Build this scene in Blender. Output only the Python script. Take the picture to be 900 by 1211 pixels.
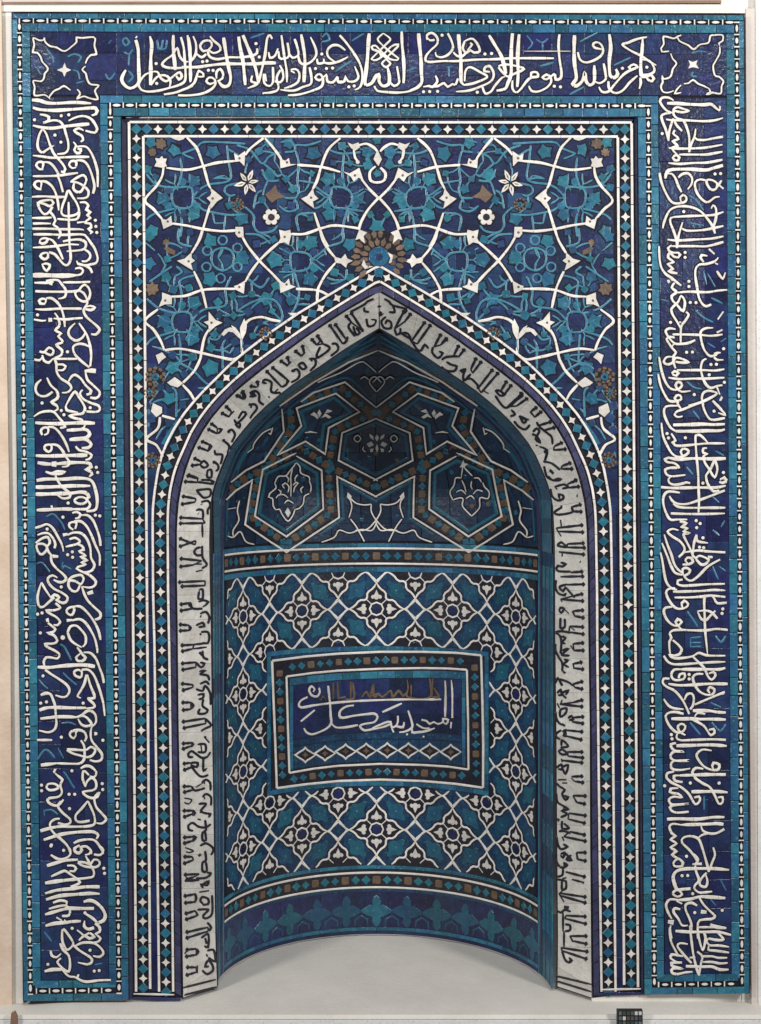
# ------------------------------------------------------------------ scene, camera, light
import bpy, math, random
from mathutils import Vector
random.seed(7)
for o in list(bpy.data.objects): bpy.data.objects.remove(o)
scene = bpy.context.scene
C = scene.collection
U = 300.0                       # survey units per metre (1 unit = 3.33 mm)
VX, VY, D = 380.0, 550.0, 1500.0 # eye position over the front face and its distance, in survey units
FLOOR = 1187.0
def world(X, Y, d):             # survey X right, Y down, d into the wall -> metres
    return Vector(((X-450)/U, d/U, (FLOOR-Y)/U))

cam = bpy.data.cameras.new('camera'); co = bpy.data.objects.new('camera', cam); C.objects.link(co)
co.location = world(VX, VY, -D); co.rotation_euler = (math.radians(90), 0, 0)
cam.sensor_fit = 'HORIZONTAL'; cam.sensor_width = 36; cam.lens = 36*(D/U)/3.0
cam.shift_x = (450-VX)/900; cam.shift_y = -(605.5-VY)/900
cam.clip_end = 200
scene.camera = co
w = bpy.data.worlds.new('World'); scene.world = w; w.use_nodes = True
w.node_tree.nodes['Background'].inputs[0].default_value = (0.9, 0.95, 1.0, 1)
w.node_tree.nodes['Background'].inputs[1].default_value = 0.24
def area(name, loc, target, size, power, col):
    l = bpy.data.lights.new(name, 'AREA'); l.shape = 'DISK'; l.size = size; l.energy = power; l.color = col
    o = bpy.data.objects.new(name, l); C.objects.link(o); o.location = loc
    o.rotation_euler = (Vector(target)-Vector(loc)).to_track_quat('-Z', 'Y').to_euler()
area('gallery_lamp', (-4.4, -4.0, 4.3), (0.1, 0, 1.5), 0.9, 235, (1.0, 0.97, 0.93))
area('gallery_lamp', (4.3, -4.0, 4.3), (-0.1, 0, 1.5), 0.9, 255, (1.0, 0.97, 0.93))
area('gallery_lamp', (0.1, -5.0, 7.4), (0.0, 0, 1.6), 1.4, 250, (1.0, 0.98, 0.96))
scene.view_settings.view_transform = 'Standard'; scene.view_settings.look = 'None'
scene.view_settings.exposure = 0.0; scene.view_settings.gamma = 1.0
scene.render.engine = 'CYCLES'

# ------------------------------------------------------------------ materials
def mat(name, col, col2=None, rough=0.3, scale=18, bump=0.25, vary=0.25, speck=None, speck_amt=0.0, spec=0.5, hue=0.0, seams=0):
    m = bpy.data.materials.new(name); m.use_nodes = True; nt = m.node_tree; N = nt.nodes; L = nt.links
    b = N['Principled BSDF']
    tc = N.new('ShaderNodeNewGeometry')
    n1 = N.new('ShaderNodeTexNoise'); n1.inputs['Scale'].default_value = scale; n1.inputs['Detail'].default_value = 6; n1.inputs['Roughness'].default_value = .65
    L.new(tc.outputs['Position'], n1.inputs['Vector'])
    mx = N.new('ShaderNodeMix'); mx.data_type = 'RGBA'
    mx.inputs[6].default_value = (*col, 1); mx.inputs[7].default_value = (*(col2 or tuple(c*1.5 for c in col)), 1)
    r = N.new('ShaderNodeMapRange'); r.inputs[1].default_value = .35; r.inputs[2].default_value = .7
    L.new(n1.outputs[0], r.inputs[0]); L.new(r.outputs[0], mx.inputs[0])
    hs = N.new('ShaderNodeHueSaturation'); L.new(mx.outputs[2], hs.inputs['Color'])
    oi = N.new('ShaderNodeObjectInfo')
    rv = N.new('ShaderNodeMapRange'); rv.inputs[3].default_value = 1-vary; rv.inputs[4].default_value = 1+vary
    L.new(oi.outputs['Random'], rv.inputs[0]); L.new(rv.outputs[0], hs.inputs['Value'])
    if hue:
        mlt = N.new('ShaderNodeMath'); mlt.operation = 'MULTIPLY'; mlt.inputs[1].default_value = 7.31
        fr = N.new('ShaderNodeMath'); fr.operation = 'FRACT'
        rh = N.new('ShaderNodeMapRange'); rh.inputs[3].default_value = .5-hue; rh.inputs[4].default_value = .5+hue
        L.new(oi.outputs['Random'], mlt.inputs[0]); L.new(mlt.outputs[0], fr.inputs[0]); L.new(fr.outputs[0], rh.inputs[0]); L.new(rh.outputs[0], hs.inputs['Hue'])
    out = hs.outputs[0]
    if speck:
        n2 = N.new('ShaderNodeTexNoise'); n2.inputs['Scale'].default_value = 95; n2.inputs['Detail'].default_value = 3
        L.new(tc.outputs['Position'], n2.inputs['Vector'])
        r2 = N.new('ShaderNodeMapRange'); r2.inputs[1].default_value = .60; r2.inputs[2].default_value = .68; r2.inputs[4].default_value = speck_amt
        L.new(n2.outputs[0], r2.inputs[0])
        m2 = N.new('ShaderNodeMix'); m2.data_type = 'RGBA'; m2.inputs[7].default_value = (*speck, 1)
        L.new(r2.outputs[0], m2.inputs[0]); L.new(out, m2.inputs[6]); out = m2.outputs[2]
    L.new(out, b.inputs['Base Color'])
    b.inputs['Roughness'].default_value = rough
    b.inputs['Specular IOR Level'].default_value = spec
    n3 = N.new('ShaderNodeTexNoise'); n3.inputs['Scale'].default_value = 60; n3.inputs['Detail'].default_value = 4
    L.new(tc.outputs['Position'], n3.inputs['Vector'])
    bp = N.new('ShaderNodeBump'); bp.inputs['Strength'].default_value = bump; bp.inputs['Distance'].default_value = .006
    L.new(n3.outputs[0], bp.inputs['Height']); L.new(bp.outputs[0], b.inputs['Normal'])
    return m
M = {
 'cobalt': mat('cobalt_glaze', (.0068,.0105,.044), (.014,.025,.094), .26, 22, .35, .42, (.05,.055,.09), .35, hue=.015),
 'cobalt2': mat('deep_cobalt_glaze', (.0064,.0105,.041), (.012,.023,.084), .28, 26, .3, .3, hue=.015),
 'plum': mat('slate_blue_glaze', (.022,.022,.060), (.045,.045,.105), .35, 26, .3, .25),
 'turq': mat('turquoise_glaze', (.012,.075,.140), (.030,.140,.215), .26, 24, .35, .36, (.15,.33,.38), .4, hue=.02),
 'teal': mat('teal_glaze', (.009,.078,.135), (.018,.130,.190), .3, 30, .3, .22, (.10,.34,.38), .25, hue=.02),
 'vine': mat('pale_turquoise_glaze', (.024,.120,.195), (.055,.195,.265), .32, 30, .3, .12),
 'white': mat('white_glaze', (.58,.54,.49), (.76,.73,.69), .38, 30, .35, .06, (.62,.50,.38), .35),
 'whitew': mat('worn_white_glaze', (.50,.47,.43), (.68,.65,.61), .4, 26, .35, .10, (.48,.38,.28), .45),
 'cream': mat('cream_ground_glaze', (.48,.46,.42), (.64,.62,.58), .42, 14, .35, .12, (.30,.24,.17), .40),
 'black': mat('black_glaze', (.006,.006,.012), (.014,.014,.024), .35, 40, .3, .1),
 'ochre': mat('ochre_glaze', (.080,.050,.031), (.140,.088,.050), .5, 40, .4, .25, (.06,.04,.03), .5),
 'grout': mat('dark_mortar', (.006,.006,.012), (.016,.015,.022), .8, 60, .4, .0, spec=.2),
 'nteal': mat('niche_turquoise_glaze', (.008,.052,.098), (.014,.088,.140), .3, 34, .3, .22, (.06,.24,.28), .3, hue=.02),
 'blue': mat('mid_blue_glaze', (.007,.025,.082), (.013,.048,.125), .33, 30, .3, .25, hue=.015),
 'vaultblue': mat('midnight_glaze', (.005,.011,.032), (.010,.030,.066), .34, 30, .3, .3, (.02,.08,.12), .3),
 'jamb': mat('dusky_blue_glaze', (.024,.072,.125), (.045,.120,.180), .3, 26, .35, .3, (.09,.14,.18), .3, hue=.015),
 'liner': mat('deep_turquoise_glaze', (.008,.055,.095), (.014,.095,.140), .32, 30, .3, .2, hue=.015),
 'niche': mat('blue_teal_glaze', (.007,.022,.066), (.011,.052,.106), .3, 40, .3, .2, (.04,.20,.25), .35),
 'floor': mat('floor_plaster', (.48,.46,.425), (.55,.53,.495), .6, 3.0, .3, 0, (.38,.355,.315), .3, spec=.25),
 'paint': mat('scuffed_white_paint', (.60,.59,.57), (.70,.69,.67), .6, 6, .3, 0, (.36,.33,.29), .5, spec=.25),
 'plaster': mat('cream_plaster', (.64,.61,.56), (.72,.69,.64), .7, 5, .3, 0, spec=.25),
 'wood': mat('pale_wood', (.54,.41,.31), (.66,.54,.44), .6, 6, .3, 0, spec=.25),
 'beige': mat('beige_paint', (.50,.44,.40), (.58,.53,.49), .6, 5, .3, 0, spec=.25),
 'grey': mat('contact_line_grey', (.40,.38,.37), (.5,.48,.47), .5, 5, .2, 0),
 'brown': mat('dark_brown_wood', (.18,.10,.06), (.25,.15,.10), .6, 9, .3, 0),
 'chart': mat('black_card', (.010,.011,.014), (.016,.017,.02), .5, 9, .1, 0),
 'swatch': mat('grey_swatch', (.05,.06,.075), (.10,.115,.13), .5, 9, .1, .6, hue=.2),
}

# ------------------------------------------------------------------ surfaces
def axis(y): return 448 + max(0, y-330)*.012
def drift(x):
    t = [(0,14),(22,13.3),(130,11.7),(150,9.4),(450,9),(750,8.6),(765,8),(872,6.4),(900,6)]
    for (a,b),(c,d) in zip(t, t[1:]):
        if x <= c: return b+(d-b)*(x-a)/(c-a)
    return 6
def W(x, y):                    # nominal square layout -> the slightly racked real one
    v = (y-20)/1160; u = (x-16)/870
    return (x + drift(x)*v, y + 2*u*(1-v) - 9*u*v)
C0L = [(448,344.5),(430,355),(408,367.8),(380,386),(360,399.5),(335,418),(313,434.5),(280,461),(258,484),(244,502),(234,519),(224,541),(216,565),(210.5,595),(208.5,622),(208.5,680),(209.4,740),(210.5,860),(213,980),(215,1110),(216,1180)]
C1L = [(448,389.5),(430,400),(405,415.5),(380,433),(342,458.5),(317,479),(300,495.5),(285,513),(271,532),(259.5,560),(253,578),(249.5,598),(248.5,639),(249.5,700),(250.5,740),(252,860),(254,980),(256,1110),(258,1166)]
AOL = [(448,314),(430,324.5),(408,337.5),(387,350),(352,371),(320,393),(288,417.5),(270,433),(256.7,446.5),(243,460),(230,474),(217,490),(206,507),(198,522),(191.5,538),(187,555),(183,580),(180.8,600),(180.5,617),(181,700),(182.6,760),(184.5,900),(186.5,1040),(188.2,1173)]
AIL = [(448,332),(430,343),(408,356.5),(387,369.5),(352,393),(325,412),(305,426.5),(290,438),(275,451),(260,465.5),(247,480),(236.5,494),(226,511),(218,529),(210,547),(205.5,560),(201,580),(198.8,600),(198.3,617),(198.8,700),(200,760),(201.8,900),(203.5,1040),(204.8,1173)]
def mir(p): return (2*axis(p[1])-p[0], p[1])
def full(L): return [mir(p) for p in reversed(L)][:-1] + list(L)       # right foot -> apex -> left foot
C0, C1, AO, AI = full(C0L), full(C1L), full(AOL), full(AIL)
D1 = 37.0; DP = 5.0
def seg_d(p, a, b):
    dx, dy = b[0]-a[0], b[1]-a[1]; l = dx*dx+dy*dy or 1
    t = max(0, min(1, ((p[0]-a[0])*dx+(p[1]-a[1])*dy)/l))
    return math.hypot(p[0]-a[0]-t*dx, p[1]-a[1]-t*dy)
def dist(p, L): return min(seg_d(p, a, b) for a, b in zip(L, L[1:]))
def unproj(px, py, d):
    k = (D+d)/D
    return world(VX+(px-VX)*k, VY+(py-VY)*k, d)
def S_panel(px, py, h=0): return unproj(px, py, DP-h*U)
def frame_depth(px, py):
    v = (py-20)/1160
    e = min(px-(14+13*v), 880+7*v-px, py-14)
    return -10*max(0, 1-max(e, 0)/48.5)
def S_frame(px, py, h=0): return unproj(px, py, frame_depth(px, py)-h*U)
def S_cham(px, py, h=0):
    a = dist((px,py), C0); b = dist((px,py), C1)
    return unproj(px, py, DP+(D1-DP)*a/(a+b+1e-6)-h*U)
# niche : half-ellipse in plan, width following the pointed arch above the cornice
XC, A0, B0 = 454.8, 205.0, 183.0
K1 = D/(D+D1)
prof = sorted([(VY+(y-VY)/K1, (VX+(mir((x,y))[0]-VX)/K1 - (VX+(x-VX)/K1))/2) for x, y in C1L])
def halfw(Y):
    if Y >= prof[-6][0]: return A0
    if Y <= prof[0][0]: return 0.01
    for (a,b),(c,d) in zip(prof, prof[1:]):
        if Y <= c: return min(A0, b+(d-b)*(Y-a)/(c-a))
    return A0
YS = 655.0                      # springing of the vault
def halfv(Y): return A0 if Y >= YS else halfw(Y)*1.0
def xcen(Y): return XC if Y > YS else XC-(YS-Y)*.018
def bdep(Y):
    if Y >= YS: return B0
    return B0*(halfv(Y)/A0)
def N_(phi, Y, h=0):
    w_, b = halfv(Y), bdep(Y)
    X = xcen(Y)+w_*math.sin(phi); d = D1+b*math.cos(phi)
    nx, nd = xcen(Y)-X, D1-d-(8 if Y < YS else 0); l = math.hypot(nx, nd) or 1
    return world(X+nx/l*h*U, Y+(h*U*.5 if Y < YS else 0), d+nd/l*h*U)
_c = {}
def inv_niche(px, py):
    key = (round(px,2), round(py,2))
    if key in _c: return _c[key]
    Y = VY+(py-VY)/.9
    phi = 0
    for it in range(26):
        w_, b, xc = halfv(Y), bdep(Y), xcen(Y)
        for j in range(5):
            k = D/(D+D1+b*math.cos(phi))
            s = max(-.9995, min(.9995, ((px-VX)/k+VX-xc)/max(w_, 1)))
            phi = math.asin(s)
        k = D/(D+D1+b*math.cos(phi))
        Yn = VY+(py-VY)/k
        Y = Y+(Yn-Y)*.6
    _c[key] = (phi, Y)
    return phi, Y
def S_niche(px, py, h=0):
    phi, Y = inv_niche(px, py)
    return N_(phi, Y, h)
def S_np(phi_u, Y, h=0): return N_(phi_u/200.0, Y, h)    # first coordinate = arc length

# ------------------------------------------------------------------ mesh helpers
class MB:
    def __init__(s): s.v = []; s.f = []; s.mi = []
    def add(s, vs, fs, m=0):
        b = len(s.v); s.v += vs; s.f += [tuple(b+i for i in f) for f in fs]; s.mi += [m]*len(fs)
def link(name, mb, mats, parent=None, smooth=False):
    me = bpy.data.meshes.new(name); me.from_pydata([tuple(v) for v in mb.v], [], mb.f)
    if not isinstance(mats, (list, tuple)): mats = [mats]
    for m in mats: me.materials.append(m)
    if len(mats) > 1: me.polygons.foreach_set('material_index', mb.mi)
    if smooth: me.polygons.foreach_set('use_smooth', [True]*len(me.polygons))
    me.update()
    o = bpy.data.objects.new(name, me); C.objects.link(o)
    if parent: o.parent = parent
    return o
def catmull(P, step=2.2):
    if len(P) < 3: 
        a, b = P[0], P[-1]; n = max(1, int(math.hypot(b[0]-a[0], b[1]-a[1])/6))
        return [(a[0]+(b[0]-a[0])*i/n, a[1]+(b[1]-a[1])*i/n) for i in range(n+1)]
    closed = P[0] == P[-1]
    Q = [P[-2] if closed else P[0]] + list(P) + [P[1] if closed else P[-1]]
    out = []
    for i in range(1, len(Q)-2):
        p0, p1, p2, p3 = Q[i-1:i+3]
        n = max(1, int(math.hypot(p2[0]-p1[0], p2[1]-p1[1])/step))
        for j in range(n):
            t = j/n
            out.append(tuple(.5*((2*p1[k])+(-p0[k]+p2[k])*t+(2*p0[k]-5*p1[k]+4*p2[k]-p3[k])*t*t+(-p0[k]+3*p1[k]-3*p2[k]+p3[k])*t**3) for k in (0,1)))
    out.append(tuple(P[-1])); return out
def lin(P, step=8):
    out = []
    for a, b in zip(P, P[1:]):
        n = max(1, int(math.hypot(b[0]-a[0], b[1]-a[1])/step))
        out += [(a[0]+(b[0]-a[0])*j/n, a[1]+(b[1]-a[1])*j/n) for j in range(n)]
    out.append(P[-1]); return out
def ribbon(mb, P, w_, S, h=.0018, h0=-.003, m=0, ends=True, wob=0.0, miter=True, wf=None, blunt=False):
    n = len(P)
    if n < 2: return
    Lp, Rp, Li, Ri = [], [], [], []
    for i in range(n):
        a = P[max(0, i-1)]; b = P[min(n-1, i+1)]
        if i == 0 and P[0] == P[-1] and n > 3: a = P[-2]
        if i == n-1 and P[0] == P[-1] and n > 3: b = P[1]
        dx, dy = b[0]-a[0], b[1]-a[1]; l = math.hypot(dx, dy) or 1
        nx, ny = -dy/l, dx/l
        ww = w_/2*(1+random.uniform(-wob, wob))*(wf(i) if wf else 1)
        if miter and 0 < i < n-1:
            e1 = (P[i][0]-P[i-1][0], P[i][1]-P[i-1][1]); l1 = math.hypot(*e1) or 1
            c = abs(-e1[1]/l1*nx+e1[0]/l1*ny); ww /= max(.6, c)
        if ends and not blunt and P[0] != P[-1] and (i == 0 or i == n-1): ww *= .6
        x, y = P[i]
        Lp.append((x+nx*ww, y+ny*ww)); Rp.append((x-nx*ww, y-ny*ww))
        q = max(.2, 1-.55/max(ww, .6)); q = min(q, .8)
        Li.append((x+nx*ww*q, y+ny*ww*q)); Ri.append((x-nx*ww*q, y-ny*ww*q))
    vs = []
    for i in range(n):
        vs += [S(*Lp[i], h0), S(*Lp[i], h-.0008), S(*Li[i], h), S(*Ri[i], h), S(*Rp[i], h-.0008), S(*Rp[i], h0)]
    fs = []
    for i in range(n-1):
        a, b = i*6, (i+1)*6
        for k in range(5): fs.append((a+k, a+k+1, b+k+1, b+k))
    if ends: fs += [(0,1,2,3,4,5), tuple((n-1)*6+k for k in (5,4,3,2,1,0))]
    mb.add(vs, fs, m)
def stroke(mb, Q, w_, S, h, h0=-.003, cut=True, taper=.62):
    """a cut-tile stroke: swelling and tapering, in pieces with hairline joints"""
    if len(Q) < 2: return
    L = [0]
    for a, b in zip(Q, Q[1:]): L.append(L[-1]+math.hypot(b[0]-a[0], b[1]-a[1]))
    T = L[-1] or 1; ph = random.random()*6.28; lam = random.uniform(14, 22); i0 = 0; nxt = random.uniform(14, 30); k = 0
    flip = random.random() < .5; closed = Q[0] == Q[-1]
    def wf(i):
        u = L[i]/T; e = min(u, 1-u)*T
        v = 1+.13*math.sin(L[i]/lam*3.1+ph)
        if not closed:
            if (u < .5) != flip: v *= min(1, taper+(1-taper)*e/7)
            else: v *= min(1.08, .86+.22*e/5)
        return v
    while i0 < len(Q)-1:
        i1 = i0+1
        while i1 < len(Q)-1 and (not cut or L[i1]-L[i0] < nxt): i1 += 1
        if T-L[i1] < 6: i1 = len(Q)-1
        seg = list(Q[i0:i1+1])
        if cut and i0 > 0:
            a, b = seg[0], seg[1]; l = math.hypot(b[0]-a[0], b[1]-a[1]) or 1; g = min(.3, l*.4)/l; seg[0] = (a[0]+(b[0]-a[0])*g, a[1]+(b[1]-a[1])*g)
        ribbon(mb, seg, w_, S, h+random.uniform(-.0002,.0002), h0, ends=True, wob=.05, wf=(lambda j, o=i0: wf(min(len(Q)-1, o+j))), blunt=True)
        i0 = i1; nxt = random.uniform(14, 30)
def poly(mb, P, S, h=.0018, h0=-.003, m=0):
    n = len(P); cx = sum(p[0] for p in P)/n; cy = sum(p[1] for p in P)/n
    r = max(math.hypot(p[0]-cx, p[1]-cy) for p in P); q = 1-min(.25, .5/max(r, .5))
    tx, ty = random.gauss(0, .00005), random.gauss(0, .00005)
    if r > 15: tx = ty = 0
    vs = [S(x, y, h0) for x, y in P]+[S(x, y, h-.0008) for x, y in P]+[S(cx+(x-cx)*q, cy+(y-cy)*q, h+(x-cx)*tx+(y-cy)*ty) for x, y in P]
    fs = [tuple(range(2*n, 3*n))]
    for i in range(n):
        j = (i+1) % n
        fs += [(i, j, n+j, n+i), (n+i, n+j, 2*n+j, 2*n+i)]
    mb.add(vs, fs, m)
def ngon(x, y, r, n=10, rot=0, sx=1, sy=1): return [(x+sx*r*math.cos(rot+2*math.pi*i/n), y+sy*r*math.sin(rot+2*math.pi*i/n)) for i in range(n)]
def star4(x, y, r, c=.42, rot=0, sx=1, sy=1):
    out = []
    for i in range(8):
        rr = r if i % 2 == 0 else r*c
        a = rot+math.pi*i/4
        out.append((x+sx*rr*math.cos(a), y+sy*rr*math.sin(a)))
    return out
def along(P):                    # arc-length sampler
    L = [0]
    for a, b in zip(P, P[1:]): L.append(L[-1]+math.hypot(b[0]-a[0], b[1]-a[1]))
    def f(s):
        s = max(0, min(L[-1], s))
        for i in range(len(L)-1):
            if s <= L[i+1] or i == len(L)-2:
                t = (s-L[i])/((L[i+1]-L[i]) or 1)
                a, b = P[i], P[i+1]
                return (a[0]+(b[0]-a[0])*t, a[1]+(b[1]-a[1])*t), math.atan2(b[1]-a[1], b[0]-a[0])
    return f, L[-1]
def sheet(mb, gridpts, S, h):    # gridpts rows of (x,y)
    nr, nc = len(gridpts), len(gridpts[0])
    vs = [S(x, y, h) for row in gridpts for x, y in row]
    fs = [(r*nc+c, r*nc+c+1, (r+1)*nc+c+1, (r+1)*nc+c) for r in range(nr-1) for c in range(nc-1)]
    mb.add(vs, fs)
def strip_tiles(A, B, pitch, S, name, m, parent, gap=.7, h=.0, jit=.25, hj=.0006, limit=None):
    """separate tiles laid between two edge curves A and B"""
    fa, la = along(A); fb, lb = along(B); n = max(1, round((la+lb)/2/pitch)); cuts = [0]
    for i in range(1, n): cuts.append((i+random.uniform(-jit, jit))/n)
    cuts.append(1); out = []
    for i in range(n):
        g = gap/2/((la+lb)/2)
        t0, t1 = cuts[i]+g, cuts[i+1]-g
        k = max(1, int((t1-t0)*la/14))
        a = [fa((t0+(t1-t0)*j/k)*la)[0] for j in range(k+1)]; b = [fb((t0+(t1-t0)*j/k)*lb)[0] for j in range(k, -1, -1)]
        mb = MB(); poly(mb, a+b, S, h+random.uniform(-hj, hj), h-.006)
        out.append(link(name, mb, m, parent))
    return out
def parse(txt):
    out = []; ox = oy = 0; sc = 1
    for ln in txt.strip().splitlines():
        ln = ln.strip()
        if not ln: continue
        if ln[0] == '@': ox, oy, sc = map(float, ln[1:].split(',')); continue
        cls = ''
        while ln[0].isalpha() and ln[0] != 'w' or (ln[0] == 'w' and not ln[1:].split(':')[0].isdigit()):
            cls += ln[0]; ln = ln[1:]
        wd = None
        if ln[0] == 'w': a, ln = ln.split(':', 1); wd = float(a[1:])/sc
        dot = ln[0] == '.'
        if dot: ln = ln[1:]
        pts = []
        for tok in ln.split():
            t = [float(q) for q in tok.strip(',').split(',')]
            pts.append((ox+t[0]/sc, oy+t[1]/sc) + tuple(q/sc for q in t[2:]))
        out.append((cls, wd, dot, pts))
    return out

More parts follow.
